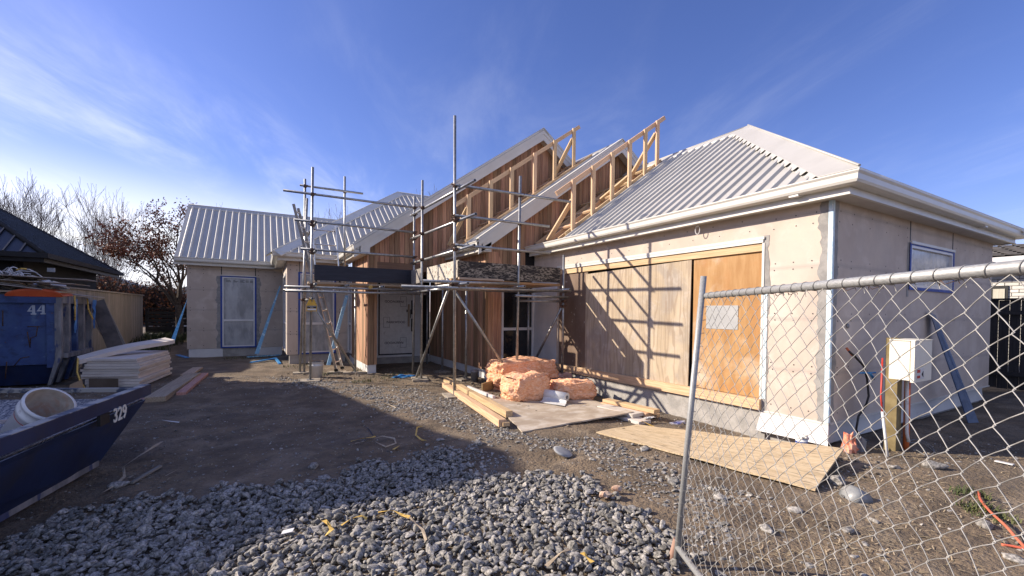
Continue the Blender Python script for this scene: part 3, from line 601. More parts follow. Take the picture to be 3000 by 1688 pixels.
# barge boards
def barge(Y, x0, rf, pk, x1, label):
    def seg(b, top, bot, y0, y1):
        for a, c in ((x0, pk), (pk, x1)):
            b.poly([(a, y0, rf(a)+top), (c, y0, rf(c)+top), (c, y0, rf(c)+bot), (a, y0, rf(a)+bot)], (0, y1-y0, 0))
    bb = part('barge_board', TRIM, H, lambda b: (seg(b, .0, -.27, Y, Y+.02)), label=label)
    part('barge_flashing', TRIM, bb, lambda b: (seg(b, .065, -.10, Y-.012, Y-.001), seg(b, .075, .06, Y-.012, Y+.14)))
    part('barge_soffit', SOFFIT, bb, lambda b: seg(b, -.20, -.215, Y+.021, Y+.245))
barge(9.95, 1.74, r1, pk1, 9.4, 'barge board of the left gable')
barge(8.10, 3.86, r2, pk2, 9.9, 'barge board of the right gable')
parts('eave_end', TRIM, H, [lambda b: b.poly([(3.93, 8.10, 2.69), (4.155, 8.10, 2.69), (4.155, 8.10, r2(4.15)-.2), (3.93, 8.10, r2(3.93)-.18)], (0, .02, 0)), lambda b: b.poly([(1.85, 9.951, 2.69), (2.075, 9.951, 2.69), (2.075, 9.951, r1(2.07)-.2), (1.85, 9.951, r1(1.85)-.18)], (0, .02, 0)), lambda b: b.poly([(-2.15, 15.43, 2.69), (-2.15, 15.43, 2.83), (-2.15, 18.15, 4.86), (-2.15, 20.87, 2.83), (-2.15, 20.87, 2.69), (-2.15, 18.15, 4.66)], (-.02, 0, 0))])
# ---- open framing in front of the gables
def openroof(y0, y1, X0, cc, x1):
    def fn(b):
        x = X0+.25
        for k, y in enumerate(np.arange(y0+.12, y1, .42)):
            b.beam((X0+.1, y, cc+s_*(X0+.1)-.02), (x1, y, cc+s_*x1-.02), .045, .09)
    part('rafter', PINE, H, fn)
    def fb(b):
        x = X0+.5
        while x < x1:
            b.beam((x, y0-.05, cc+s_*x+.045), (x, y1-.02, cc+s_*x+.045), .07, .04, up=(-s_, 0, 1)); x += .52
    part('roof_batten', PINE, H, fb)
    part('roof_underlay', mat('underlay', (.13, .115, .10), (.18, .16, .14), rough=.8, scale=4), H, lambda b: b.poly([(X0, y0-.1, cc+s_*X0-.08), (x1, y0-.1, cc+s_*x1-.08), (x1, y1, cc+s_*x1-.08), (X0, y1, cc+s_*X0-.08)], (0, 0, .01)))
    part('edge_timber', PINE, H, lambda b: b.beam((X0+.15, y0-.03, cc+s_*(X0+.15)+.03), (x1-.1, y0-.03, cc+s_*(x1-.1)+.03), .045, .09))
openroof(7.08, 8.33, 5.14, cg, 8.1)
openroof(9.05, 10.18, 3.83, c2, 7.7)
def finframe(Y, xs_, rl, cc, ctop, braces, label):
    fr = part('gable_frame', PINE, H, lambda b: b.beam((rl[0], Y, ctop+s_*rl[0]), (rl[1], Y, ctop+s_*rl[1]), .045, .09, up=(0, 0, 1)), label=label)
    for x in xs_:
        part('post', PINE, fr, lambda b: b.box(x-.045, x+.045, Y-.068, Y-.0235, cc+s_*x, ctop+s_*x+.045))
    for a, c in braces:
        part('brace', PINE, fr, lambda b: b.beam((a[0], Y-.012+a[2], a[1]), (c[0], Y-.012, c[1]), .045, .09, up=(1, 0, -.3)))
T2 = lambda x: .155+s_*x
finframe(7.04, [5.43, 5.94, 6.46, 6.96, 7.43, 7.81], (5.04, 8.08), cg, .155, [((5.16, cg+s_*5.16+.05, .45), (5.43, T2(5.43)-.35, 0)), ((7.50, cg+s_*7.5+.1, .45), (7.79, T2(7.79)-.22, 0)), ((6.62, cg+s_*6.62+.05, .5), (6.95, cg+s_*6.95+.25, 0))], 'open timber frame on the garage roof')
k1 = 9.12
f1 = [q*k1/9.5 for q in (3.93, 7.55)]; zt1 = 1.45+(3.93-1.45)*k1/9.5-s_*f1[0]
xs1 = [4.49*k1/10.07, 5.07*k1/9.99, 5.66*k1/9.96, 6.37*k1/9.95, 6.90*k1/9.78, 7.53*k1/9.76]
finframe(k1, xs1, (f1[0], f1[1]), c2, zt1, [((xs1[0]-.30, c2+s_*(xs1[0]-.3)+.15, .4), (xs1[0]-.02, zt1+s_*xs1[0]-.25, 0)), ((xs1[5]-.40, c2+s_*(xs1[5]-.4)+.1, .3), (xs1[5]-.02, zt1+s_*xs1[5]-.22, 0))], 'open timber frame on the middle roof')

# ------------------------------------------------------------------ scaffold
SC = thing('scaffold', (2.85, 6.86, 0), 'galvanised tube scaffold with two decks in front of the cedar gables', 'scaffold')
TR_ = .0245
def pole(a, b_, name='standard', m=GALV, label=None):
    return part(name, m, SC, lambda b: b.tube([a, b_], TR_, 10), label=label)
def tubeend(b, p, d):  # dark open tube end
    d = Vector(d).normalized(); p = Vector(p); b.tube([p, p+d*.004], TR_*.8, 10, mi=0)
poles = [((.83, 9.49, .03), (.87, 9.49, 4.27)), ((.83, 10.87, .03), (.84, 10.87, 4.39)), ((.74, 10.93, .03), (.86, 10.6, 3.9)), ((1.86, 10.44, .03), (1.86, 10.44, 2.0)), ((1.69, 10.9, 2.0), (1.69, 10.9, 4.59)),
         ((2.93, 9.5, .03), (2.94, 9.5, 3.99)), ((2.85, 8.68, .03), (2.85, 8.68, 4.12)), ((2.84, 6.86, .03), (2.81, 6.87, 4.73)), ((4.10, 6.92, .03), (4.10, 6.86, 3.93)), ((5.13, 6.89, .03), (5.11, 6.86, 2.56)),
         ((3.66, 9.6, .03), (3.66, 9.6, 2.0)), ((3.73, 8.40, .03), (3.73, 8.40, 2.0)), ((5.12, 8.15, .03), (5.12, 8.15, 2.0)), ((3.80, 11.1, .03), (3.80, 11.1, 2.0))]
for a, c in poles: pole(a, c)
rails = [((.35, 9.45, 3.73), (2.95, 9.46, 3.73)), ((.73, 10.83, 4.225), (2.09, 10.83, 4.23)), ((.54, 9.45, 3.19), (2.95, 9.46, 3.18)), ((.65, 9.45, 2.635), (2.95, 9.46, 2.635)),
         ((.37, 9.45, 1.885), (3.0, 9.45, 1.90)), ((.38, 9.40, 1.80), (3.2, 9.42, 1.82)), ((.4, 10.83, 1.87), (3.1, 10.83, 1.87)),
         ((2.89, 6.22, 3.50), (2.89, 9.62, 3.58)), ((2.89, 6.18, 2.965), (2.89, 9.62, 3.05)), ((2.89, 6.22, 2.485), (2.89, 9.6, 2.50)), ((2.89, 6.45, 1.90), (2.89, 9.7, 1.92)), ((2.79, 6.9, 1.84), (2.79, 9.6, 1.84)),
         ((2.80, 6.81, 3.56), (5.22, 6.81, 3.60)), ((2.80, 6.81, 3.05), (4.72, 6.81, 3.07)), ((2.80, 6.81, 2.56), (4.74, 6.81, 2.56)), ((2.25, 6.80, 1.93), (4.05, 6.80, 1.95)), ((1.9, 6.81, 1.83), (5.25, 6.81, 1.855)), ((2.3, 8.1, 1.88), (5.2, 8.1, 1.88)),
         ((3.98, 6.80, 1.74), (5.2, 6.80, 1.735)), ((4.3, 7.3, 1.66), (5.2, 6.9, 1.66)), ((5.07, 6.6, 1.88), (5.07, 8.3, 1.88)), ((4.06, 6.6, 1.90), (4.06, 8.3, 1.90)),
         ((.90, 9.15, 3.13), (.90, 11.0, 3.13)), ((.90, 9.15, 2.58), (.90, 11.0, 2.58)), ((.90, 9.2, 1.94), (.90, 11.0, 1.94)), ((1.5, 9.2, 1.94), (1.5, 11.0, 1.94)), ((2.2, 9.2, 1.94), (2.2, 11.0, 1.94)), ((.85, 9.3, 1.66), (.85, 11, 1.66))]
for a, c in rails:
    r_ = part('ledger', GALV, SC, lambda b: b.tube([a, c], TR_, 10))
    d = (Vector(c)-Vector(a)).normalized()
    part('tube_end', BLACK, r_, lambda b: b.tube([Vector(a)-d*.002, Vector(a)+d*.001], TR_*.8, 8)); part('tube_end', BLACK, r_, lambda b: b.tube([Vector(c)-d*.001, Vector(c)+d*.002], TR_*.8, 8))
for a, c in [((2.80, 8.85, .05), (2.84, 7.02, 1.98)), ((2.72, 6.95, 2.0), (4.06, 6.98, .18)), ((5.10, 6.85, 1.60), (5.10, 8.1, .08)), ((.90, 9.55, 1.52), (1.86, 10.44, .05))]:
    pole(a, c, 'diagonal_brace')
# couplers where a ledger meets a pole
def coupler(p):
    p = Vector(p)
    def fn(b):
        b.tube([p-Vector((0, 0, .028)), p+Vector((0, 0, .028))], .036, 10)
        b.ob(p+Vector((0, -.045, 0)), (.03, 0, 0), (0, .02, 0), (0, 0, .025)); b.tube([p+Vector((-.03, -.03, 0)), p+Vector((-.085, -.045, .005))], .009, 6); b.tube([p+Vector((.03, -.03, .01)), p+Vector((.05, -.08, .012))], .010, 6)
    part('coupler', RUST, SC, fn)
for (a, a2) in poles:
    for c, c2_ in rails:
        A = Vector(a); 
        for t in [k/60 for k in range(61)]:
            q = Vector(c).lerp(Vector(c2_), t)
            if A.z-.05 < q.z < a2[2]:
                k = (q.z-a[2])/(a2[2]-a[2]); pp = Vector(a).lerp(Vector(a2), k)
                if (Vector((pp.x, pp.y, 0))-Vector((q.x, q.y, 0))).length < .075: coupler((pp.x, pp.y, q.z)); break
for p in [(2.84, 7.02, 1.93), (2.78, 6.9, 1.90), (5.10, 6.87, 1.56), (.88, 9.5, 1.55)]: coupler(p)
part('toe_board', NAVYB, SC, lambda b: b.box(.90, 2.90, 9.50, 9.535, 2.035, 2.345), label='black toe board of the left deck')
part('toe_board', WORNB, SC, lambda b: b.box(2.90, 5.06, 6.90, 6.93, 2.02, 2.31), label='peeling black toe board of the right deck')
part('toe_board', SPECKB, SC, lambda b: b.box(2.93, 2.96, 6.95, 8.62, 2.03, 2.33), label='pale speckled toe board facing left')
part('toe_board', GREYWOOD, SC, lambda b: b.box(2.86, 2.895, 8.75, 9.45, 2.03, 2.33))
for k in range(4):
    part('deck_plank', PINEOLD, SC, lambda b: b.box(.80+.02*k, 2.93, 9.555+k*.235, 9.775+k*.235, 1.970, 2.008))
for k in range(5):
    part('deck_plank', GOLDWOOD if k == 0 else PINEOLD, SC, lambda b: b.box(2.80+.03*k, 5.10, 6.95+k*.235, 7.17+k*.235, 1.962, 2.0))
part('deck_plank', PINEOLD, SC, lambda b: b.box(2.9, 3.75, 6.84, 6.895, 1.99, 2.025))
part('timber_end', YELLOW, SC, lambda b: b.tube([(1.98, 9.38, 1.93), (1.98, 9.5, 1.93)], .035, 8))
soles = [(.83, 9.49, .18, .20), (.80, 10.9, .20, .14), (1.86, 10.44, .26, .12), (2.84, 8.75, .16, .24), (2.84, 6.86, .17, .22), (4.10, 6.92, .12, .2), (5.13, 6.89, .12, .2), (3.66, 9.6, .15, .15), (3.73, 8.40, .2, .12), (1.5, 10.7, .2, .12)]
for i, (x, y, sx, sy) in enumerate(soles):
    a = random.uniform(-.4, .4); ca, sa = math.cos(a), math.sin(a); z = gz(x, y)
    o = part('sole_board', DIRTY, SC, lambda b: b.ob((x, y, z+.015), (sx*ca, sx*sa, 0), (-sy*sa, sy*ca, 0), (0, 0, .019)))
    part('base_plate', GALV, SC, lambda b: b.ob((x, y, z+.038), (.06, 0, 0), (0, .06, 0), (0, 0, .004)))
# warning sign hung on the front left pole
sg = thing('warning_sign', (.85, 9.42, 1.42), 'yellow triangular scaffold warning sign hung on the left scaffold pole', 'sign')
part('sign_panel', SIGNY, sg, lambda b: b.poly([(.755, 9.42, 1.41), (.945, 9.42, 1.41), (.945, 9.42, 1.54), (.885, 9.42, 1.665), (.865, 9.42, 1.665), (.865, 9.42, 1.585), (.84, 9.42, 1.585), (.84, 9.42, 1.665), (.81, 9.42, 1.665), (.755, 9.42, 1.54)], (0, .006, 0)))
part('sign_band', BLACK, sg, lambda b: (b.box(.764, .936, 9.416, 9.4195, 1.472, 1.522), b.box(.764, .936, 9.416, 9.4195, 1.418, 1.424)))
part('sign_note', FRAMEW, sg, lambda b: b.box(.770, .930, 9.416, 9.4195, 1.432, 1.464))
def textmesh(name, body, size, m, parent, loc, rot, extrude=.001, offset=0, sx=1.0, org=None):
    c = bpy.data.curves.new(name, 'FONT'); c.body = body; c.size = size; c.extrude = extrude; c.offset = offset; c.align_x = 'CENTER'; c.align_y = 'CENTER'
    o = bpy.data.objects.new(name, c); COL.objects.link(o)
    me = bpy.data.meshes.new_from_object(o.evaluated_get(bpy.context.evaluated_depsgraph_get())); bpy.data.objects.remove(o)
    me.materials.clear(); me.materials.append(m); o = bpy.data.objects.new(name, me); COL.objects.link(o)
    o.parent = parent; o.rotation_euler = rot; o.location = Vector(loc)-ORG[parent.name]; o.scale = (sx, 1, 1); ORG[o.name] = ORG[parent.name]; return o
textmesh('sign_text', 'SCAFFOLDING', .028, FRAMEW, sg, (.85, 9.4145, 1.510), (math.pi/2, 0, 0), sx=.85)
textmesh('sign_text', 'INFO', .026, FRAMEW, sg, (.85, 9.4145, 1.487), (math.pi/2, 0, 0))
# ladders
def ladder(name, label, b0, t0, b1, t1, n, w=.03, grp=None):
    b0, t0, b1, t1 = map(Vector, (b0, t0, b1, t1)); L = thing(name, (b0+b1)/2, label, 'ladder', grp)
    side = (b1-b0).normalized(); up = (t0-b0).normalized(); nrm = side.cross(up)
    for p, q in ((b0, t0), (b1, t1)): part('stile', ALU, L, lambda b: b.ob((p+q)/2, (q-p)/2, nrm*.028, side*.011))
    for k in range(n):
        t = (k+.6)/n; part('rung', ALU, L, lambda b: b.tube([b0.lerp(t0, t)+side*.01, b1.lerp(t1, t)-side*.01], .015, 8))
    for p in (b0, b1): part('foot', BLACK, L, lambda b: b.ob(p-up*.0, up*.03, nrm*.042, side*.018))
ladder('extension_ladder', 'long aluminium ladder leaning up through the left scaffold bay', (1.47, 10.60, .06), (.56, 10.05, 3.62), (1.66, 10.98, .06), (.67, 10.42, 3.62), 12)
ladder('short_ladder', 'aluminium ladder standing on the left deck against the eave', (.97, 9.85, 2.02), (.90, 9.95, 3.24), (1.43, 9.85, 2.02), (1.36, 9.95, 3.24), 4)

# ------------------------------------------------------------------ temporary mesh fence on the right
TL = Vector((2.17, 1.58, 1.55)); TRr = Vector((1.46, .27, 1.56)); BL = Vector((2.075, 1.66, .10))
FU = (TRr-TL).normalized(); FV = (BL-TL).normalized(); FN = FU.cross(FV).normalized(); FH = (BL-TL).length; FL = 2.0
FE = thing('site_fence', (2.10, 1.70, 0), 'leaning galvanised chain link fence panel close to the camera on the right', 'fence')
FT = Vector((2.16, 1.585, 1.66))
part('post', GALVN, FE, lambda b: b.tube([FT, BL-(FT-BL).normalized()*.10], .0165, 14))
part('top_rail', GALVN, FE, lambda b: b.tube([TL, TL+FU*FL], .0165, 14))
part('bottom_rail', GALVN, FE, lambda b: b.tube([BL, BL+FU*FL], .0165, 14))
part('post', GALVN, FE, lambda b: b.tube([TL+FU*FL-FV*.05, TL+FU*FL+FV*(FH+.1)], .0165, 10))
WR = mat('fence_wire', (.21, .21, .20), (.36, .35, .33), rough=.5, metal=.25, coord='gc', scale=9, spots=[(14, (.16, .12, .09), .68, .5)])
def fencemesh(b):
    pw, ph = .0405, .043     # half diamond
    nc, nr = int((FL-.02)/pw), int(FH/ph)
    def P(i, j):
        u = i*pw+.018; v = j*ph+.012
        u2 = u+.42*(u/1.8)*(-v*.55)
        rnd = .0055
        q = TL+FU*(u2+rnd*nz(i*.9, j*.9, 1, 1.7)*1.6)+FV*(v+rnd*nz(i*.9, j*.9, 7, 1.7)*1.5)+FN*(.018*nz(i*.21, j*.17, 3, 1)+(.010 if (i+j) % 2 else -.002))
        return q
    for i in range(nc+12):
        pts = []
        for j in range(nr+1):
            p = P(i+(j+i) % 2, j); nx = P(i+(j+1+i) % 2, j+1)
            s_d = 1 if (j+i) % 2 else -1
            pts.append(p+FU*(.0022*s_d)+FN*.0022)
            pts.append(p+FU*(.0022*s_d)*.2+FV*.004-FN*.0024)
            m = p.lerp(nx, .5)+FV*.0025*nz(i, j, 2, 3)*1.2; pts.append(m)
        # keep the wire inside the panel
        u_first = (pts[0]-TL).dot(FU)
        if u_first > FL: pts = [q for q in pts if (q-TL).dot(FU) < FL]
        else: pts = [q for q in pts if -.0 < (q-TL).dot(FU) < FL]
        if len(pts) > 4: b.tube(pts, .0014, 5, caps=False)
part('chain_link', WR, FE, fencemesh)
u = .05
while u < FL:
    c = TL+FU*u; pts = []
    for k in range(15):
        a = 2*math.pi*k/12-.8; pts.append(c+FU*(.010*k/12+.012*math.sin(a*.5))+(FV*math.cos(a)+FN*math.sin(a))*.0185)
    pts.append(pts[-1]+FV*.02+FU*.01); part('tie_wire', WR, FE, lambda b: b.tube(pts, .0012, 5, caps=False)); u += .062+random.uniform(-.008, .008)
v = .06
while v < FH-.03:
    c = TL+FV*v; pts = [c+FV*(.006*k/12)+(FU*math.cos(2*math.pi*k/12)+FN*math.sin(2*math.pi*k/12))*.018 for k in range(13)]
    part('tie_wire', WR, FE, lambda b: b.tube(pts, .0011, 5, caps=False)); v += .075
for u in (.62, .70, .98, 1.08, 1.3):
    c = TL+FU*u+FV*.022; part('tie_wire', MATS['rusty_steel'], FE, lambda b: b.tube([c+FU*(k*.008)+FV*(.006*math.sin(k*1.9))+FN*.01*math.cos(k) for k in range(8)], .0011, 5, caps=False))
stk = MB().tube([(2.085, 1.72, -.05), (2.115, 1.70, .12)], .022, 7, r2=.020).build('wooden_stake', REDTIM); tag(stk, 'short broken wooden stake at the foot of the fence post', 'stake')

# ------------------------------------------------------------------ skips
SK = thing('large_skip', (-4.5, 11.6, 0), 'large scratched blue waste skip painted with the number 44', 'skip')
X1, Y1, TOPZ = -3.17, 10.79, 1.65
part('skip_body', BLUEP, SK, lambda b: (b.box(-7.2, X1-.04, Y1+.04, Y1+.06, .42, TOPZ-.14), b.box(X1-.06, X1-.04, Y1+.06, 12.40, .42, TOPZ-.14), b.box(-7.2, X1-.06, 12.38, 12.40, .42, TOPZ-.14), b.box(-7.2, -7.18, Y1+.06, 12.38, .42, TOPZ-.14)))
part('skip_base', BLUEDK, SK, lambda b: b.poly([(-7.2, Y1+.10, .41), (X1-.08, Y1+.10, .41), (X1-.16, Y1+.22, .05), (-7.2, Y1+.22, .05)], (0, 1.3, 0)))
part('top_rim', BLUEP, SK, lambda b: b.box(-7.25, X1-.02, Y1-.02, Y1+.075, TOPZ-.14, TOPZ))
part('top_rim', GREYP, SK, lambda b: b.box(X1-.019, X1+.05, Y1-.02, 12.45, TOPZ-.14, TOPZ-.003))
part('side_rib', BLUEP, SK, lambda b: b.poly([(X1-.15, Y1-.0, .36), (X1-.045, Y1-.0, .36), (X1-.045, Y1-.0, TOPZ-.141), (X1-.15, Y1-.0, TOPZ-.141)], (0, .04, 0)))
for k, y in enumerate((Y1-.02, Y1+.34, Y1+.72, Y1+1.1, 12.34)):
    part('side_rib', GREYP if k != 2 else BLUEP, SK, lambda b: b.poly([(X1-.04, y, TOPZ-.141), (X1+.045, y, TOPZ-.141), (X1+.045, y, .55), (X1-.1, y, .05), (X1-.14, y, .05), (X1-.04, y, .5)], (0, .09, 0)))
part('side_panel', GREYP, SK, lambda b: b.box(X1-.038, X1-.03, Y1+.07, 12.3, .5, TOPZ-.142))
part('lower_flange', GREYP, SK, lambda b: b.box(X1-.06, X1+.09, Y1+.1, 12.3, .52, .60))
# stencilled number: each 4 is drawn as a slab numeral
def four(b, x, z, h, y, t):
    w = h*.70
    b.poly([(x+w*.40, y, z+h*.0), (x+w*.98, y, z), (x+w*.98, y, z+h*.14), (x+w*.86, y, z+h*.14), (x+w*.86, y, z+h), (x+w*.55, y, z+h), (x+w*.55, y, z+h*.14), (x+w*.40, y, z+h*.14)], (0, -t, 0))
    b.poly([(x, y, z+h*.32), (x+w*.52, y, z+h*.32), (x+w*.52, y, z+h*.46), (x+w*.28, y, z+h*.46), (x+w*.50, y, z+h*.80), (x+w*.50, y, z+h*.97)], (0, -t, 0))
q = onY(79, 922, Y1+.035); h_ = (onY(79, 894, Y1+.035)-q).z
part('stencil_number', LETW, SK, lambda b: (four(b, q.x, q.z, h_, Y1+.038, .004), four(b, q.x+h_*.72, q.z+.006, h_, Y1+.038, .004)))
def scratches(b):
    for pts in [[(80, 957), (118, 957)], [(80, 972), (88, 1018)], [(110, 957), (106, 985), (90, 990), (88, 1010)], [(86, 1045), (60, 1050), (40, 1074)], [(8, 910), (8, 955)], [(20, 1060), (15, 1110)]]:
        P3 = [onY(x, y, Y1+.038) for x, y in pts]; b.tube(P3, .008, 5)
part('rust_scratch', MATS['rusty_steel'], SK, scratches)
# rubbish heaped in the skip
def heap(b):
    for k in range(230):
        x, y = random.uniform(-7.0, -3.5), random.uniform(10.95, 12.3); z = TOPZ-.1+random.random()**1.3*.40
        a = random.random()*math.pi; l = random.uniform(.08, .38); w = random.uniform(.03, .16)
        b.ob((x, y, z), (l*math.cos(a), l*math.sin(a), random.uniform(-.08, .10)), (-w*math.sin(a), w*math.cos(a), random.uniform(-.04, .04)), (0, 0, random.uniform(.004, .012)))
o = MB(); heap(o); o = o.build('skip_rubbish', RUBBLE, kind='stuff'); tag(o, 'mixed builders rubbish filling the large blue skip', 'rubbish')
def bsheet(name, label, x0, x1, y0, y1, z, bow, tilt, m, th=.013):
    g_ = []; 
    for j in range(2):
        row = []
        for i in range(13):
            t = i/12; x = x0+(x1-x0)*t; row.append((x, y0+(y1-y0)*j, z+bow*math.sin(math.pi*t)+tilt*t+.01*nz(x, j, 2, 3)))
        g_.append(row)
    b = MB(); b.sheet(g_); b.sheet([[(p[0], p[1], p[2]-th) for p in r] for r in g_][::-1])
    for r in (0, 1): b.sheet([g_[r], [(p[0], p[1], p[2]-th) for p in g_[r]]])
    b.poly([g_[0][-1], g_[1][-1], (g_[1][-1][0], g_[1][-1][1], g_[1][-1][2]-th), (g_[0][-1][0], g_[0][-1][1], g_[0][-1][2]-th)], (.002, 0, 0))
    return tag(b.build(name, m), label, 'board', 'sheets thrown on top of the large skip')
FIBRE = mat('sheet_offcut', (.33, .29, .26), (.42, .37, .33), rough=.85, scale=5, big=[(4, (.25, .22, .20), .6)])
bsheet('wall_sheet', 'top thin wall sheet jutting out furthest right from the skip', -6.9, -2.78, 10.72, 11.35, 1.93, .06, .02, FIBRE)
bsheet('wall_sheet', 'second thin wall sheet just below the topmost one on the skip', -6.5, -2.95, 10.80, 11.6, 1.88, .05, -.01, FIBRE)
bsheet('wall_sheet', 'brown arched wall sheet sagging over the orange lid on the skip', -6.3, -3.35, 10.70, 11.2, 1.80, .12, -.04, FIBRE)
bsheet('wall_sheet', 'lowest narrow sheets lying along the skip rim', -5.6, -3.12, 10.76, 11.4, 1.70, .0, .03, MATS['insulation'] if False else PINEOLD, .03)
bsheet('wall_sheet', 'short drooping sheet at the right end of the skip rim', -3.35, -2.85, 11.5, 12.1, 1.72, .0, -.07, FIBRE)
def wires(b):
    for k in range(95):
        x = random.uniform(-6.8, -3.6); y = random.uniform(10.8, 11.2); a = random.random()*math.pi; z = 1.985+random.random()*.04; L = random.uniform(.12, .45); hgt = random.uniform(.02, .13)
        pts = [(x+L*math.cos(a)*t, y+.3*L*math.sin(a)*t, z+hgt*math.sin(math.pi*t)+.02*math.sin(7*t+k)) for t in [q/8 for q in range(9)]]
        b.tube(pts, random.uniform(.005, .014), 5)
o = MB(); wires(o); o = o.build('packing_scraps', mat('scraps', (.45, .45, .48), (.72, .70, .68), rough=.6, coord='gc', scale=3, rv=.4), kind='stuff'); tag(o, 'tangle of white packing straps and paper on top of the skip', 'scraps')
o = MB().tube([onY(48, 791, 10.9), onY(62, 787, 10.9), onY(78, 788, 10.9)], .014, 5).build('yellow_strip', YELLOW); tag(o, 'yellow plastic strip on top of the heaped skip', 'strip')
def lid(b):
    c = onY(100, 864, 10.74); R = .36
    A = []; B = []
    for k in range(19):
        a = math.pi*k/18; p = Vector((c.x-R*math.cos(a), c.y, c.z-.02+.13*math.sin(a))); A.append(p); B.append(p+Vector((0, .5, .02)))
    C_ = [Vector((p.x, p.y, c.z-.02+(p.z-c.z+.02)*.72)) for p in A]
    b.sheet([A, B]); b.sheet([A, C_], sm=False); b.sheet([C_, [Vector((p.x, p.y+.02, c.z-.03)) for p in C_]], sm=False)
o = MB(); lid(o); tag(o.build('orange_tub', ORANGE), 'curved orange plastic tub edge sticking out of the large skip', 'lid')
for i, (m, x, w, z0, z1) in enumerate([(mat('torn_blue_film', (.05, .16, .42), (.12, .30, .60), rough=.35, scale=8, bump=.4, bscale=12), X1+.08, .16, .95, 1.60), (mat('blue_bag', (.03, .13, .42), (.08, .25, .58), rough=.4, scale=8, bump=.4), X1+.16, .17, 1.0, 1.60)]):
    y = Y1+.55+i*.75; gsh = [[(x-.02+.03*nz(k, j, i, .7), y+j*w/4-.02*k/8*j, z1-(z1-z0)*k/8) for j in range(5)] for k in range(9)]
    b = MB(); b.sheet(gsh); b.sheet([[(p[0]+.004, p[1], p[2]) for p in r] for r in gsh][::-1]); tag(b.build('blue_film', m), ['torn light blue film hanging down the side of the large skip', 'bright blue film bag hanging off the back corner of the skip'][i], 'film')
b = MB().tube([(X1+.10, Y1+.42, 1.66), (X1+.11, Y1+.42, 1.5), (X1+.10, Y1+.44, 1.2)], .014, 5); tag(b.build('yellow_strap', YELLOW), 'short yellow strap hanging over the skip rim nearest the number', 'strap', 'yellow straps on the skip')
b = MB().tube([(X1+.13, Y1+1.0, 1.62), (X1+.14, Y1+1.02, 1.4), (X1+.2, Y1+1.05, 1.2)], .014, 5); tag(b.build('yellow_strap', YELLOW), 'longer yellow strap hanging further back on the skip side', 'strap', 'yellow straps on the skip')
# boards leaning against the skip
def plank(name, label, a, c, w, t, m, up=(0, 0, 1), cat='plank', grp=None, bev=.003):
    b = MB(); b.beam(a, c, w, t, up); return tag(b.build(name, m, bevel=bev), label, cat, grp)
for i, (xa, xb, za, zb, m, lb) in enumerate([((283, 883), (340, 1022), .22, 0, MATS['dark_timber'], 'dark wide board leaning beside the skip, nearest to it'), ((296, 886), (352, 1015), 0, 0, PINEOLD, 'brown edged board leaning behind the dark wide board'), ((304, 890), (364, 1012), 0, 0, GREYWOOD, 'outermost narrow grey board leaning beside the skip'), ((272, 930), (300, 980), 0, 0, PINEOLD, 'short timber leaning between skip and dark board')]):
    Yp = 12.2+.1*i; a, c = onY(xa[0], xa[1], Yp+.3), onY(xb[0], xb[1], Yp-.15)
    plank('leaning_board', lb, c, a, [.26, .05, .06, .05][i], [.03, .04, .04, .04][i], [mat('dark_ply', (.07, .06, .055), (.12, .10, .09), rough=.8, scale=5), PINEOLD, GREYWOOD, PINEOLD][i], up=(0, 1, 0), grp='boards leaning beside the large skip')
# near skip
S2 = thing('low_skip', (-1.5, 4.6, 0), 'low dark blue skip with sloping end and the number 329 in the left foreground', 'skip')
T2v = Vector((-1.02, 5.63, .62)); Nv = Vector((-1.354, 3.74, .62)); Lr = (Nv-T2v).normalized(); N2 = T2v+Lr*4.2
Fd = (Vector((-2.29, 6.20, .62))-T2v).normalized(); F1 = T2v+Fd*1.75; F2 = F1+Lr*4.2
Bt = Vector((-1.29, 5.20, .02)); Bn = (Vector((-1.51, 4.16, .02))-Bt).normalized(); B2 = Bt+Bn*3.6
inn = Vector((-1, .12, 0)).normalized()
FB = Bt+Fd*1.30; 
ez0 = Vector((0, 0, 1))
mat('scraped_rim', (.05, .06, .09), (.34, .32, .28), rough=.5, scale=5, stretch=(1, 1, 1), lo=.42, hi=.50)
def skipbody(b):
    up = Vector((0, 0, 1)); dn = Vector((0, 0, -.10)); t = .02
    outer = [T2v+dn, N2+dn, B2, Bt]
    b.poly(outer, Vector((-.012, 0, 0)))
    b.poly([T2v+dn, F1+dn, FB, Bt], Lr*.012)
    b.poly([F1+dn, F2+dn, B2+Fd*1.3, FB], Vector((.012, 0, 0)))
    b.poly([N2+dn, F2+dn, B2+Fd*1.3, B2], -Lr*.012)
part('skip_body', BLUEDK, S2, skipbody)
part('skip_lining', SPECKLE, S2, lambda b: (b.poly([T2v+Lr*.05-Vector((0, 0, .08))+Fd*.03, F1+Lr*.05-Vector((0, 0, .08)), FB+Lr*.95+Vector((0, 0, .22)), Bt+Lr*.95+Fd*.1+Vector((0, 0, .22))], Lr*.01), b.poly([Bt+Lr*.9+Fd*.05+Vector((0, 0, .2)), FB+Lr*.9+Vector((0, 0, .2)), FB+Lr*3.4+Vector((0, 0, .2)), Bt+Lr*3.4+Fd*.05+Vector((0, 0, .2))], Vector((0, 0, .01))),
     b.poly([T2v+Fd*.03-Vector((0, 0, .09)), N2+Fd*.03-Vector((0, 0, .09)), B2+Fd*.05+Vector((0, 0, .05)), Bt+Fd*.05+Vector((0, 0, .05))], Fd*.006)))
part('top_rim', BLUEDK, S2, lambda b: (b.beam(T2v-Lr*.02, N2, .075, .10), b.beam(F1, F2, .07, .10)))
part('top_rim', MATS['scraped_rim'], S2, lambda b: b.beam(T2v+Fd*.04+ez0*.0, F1, .035, .04))
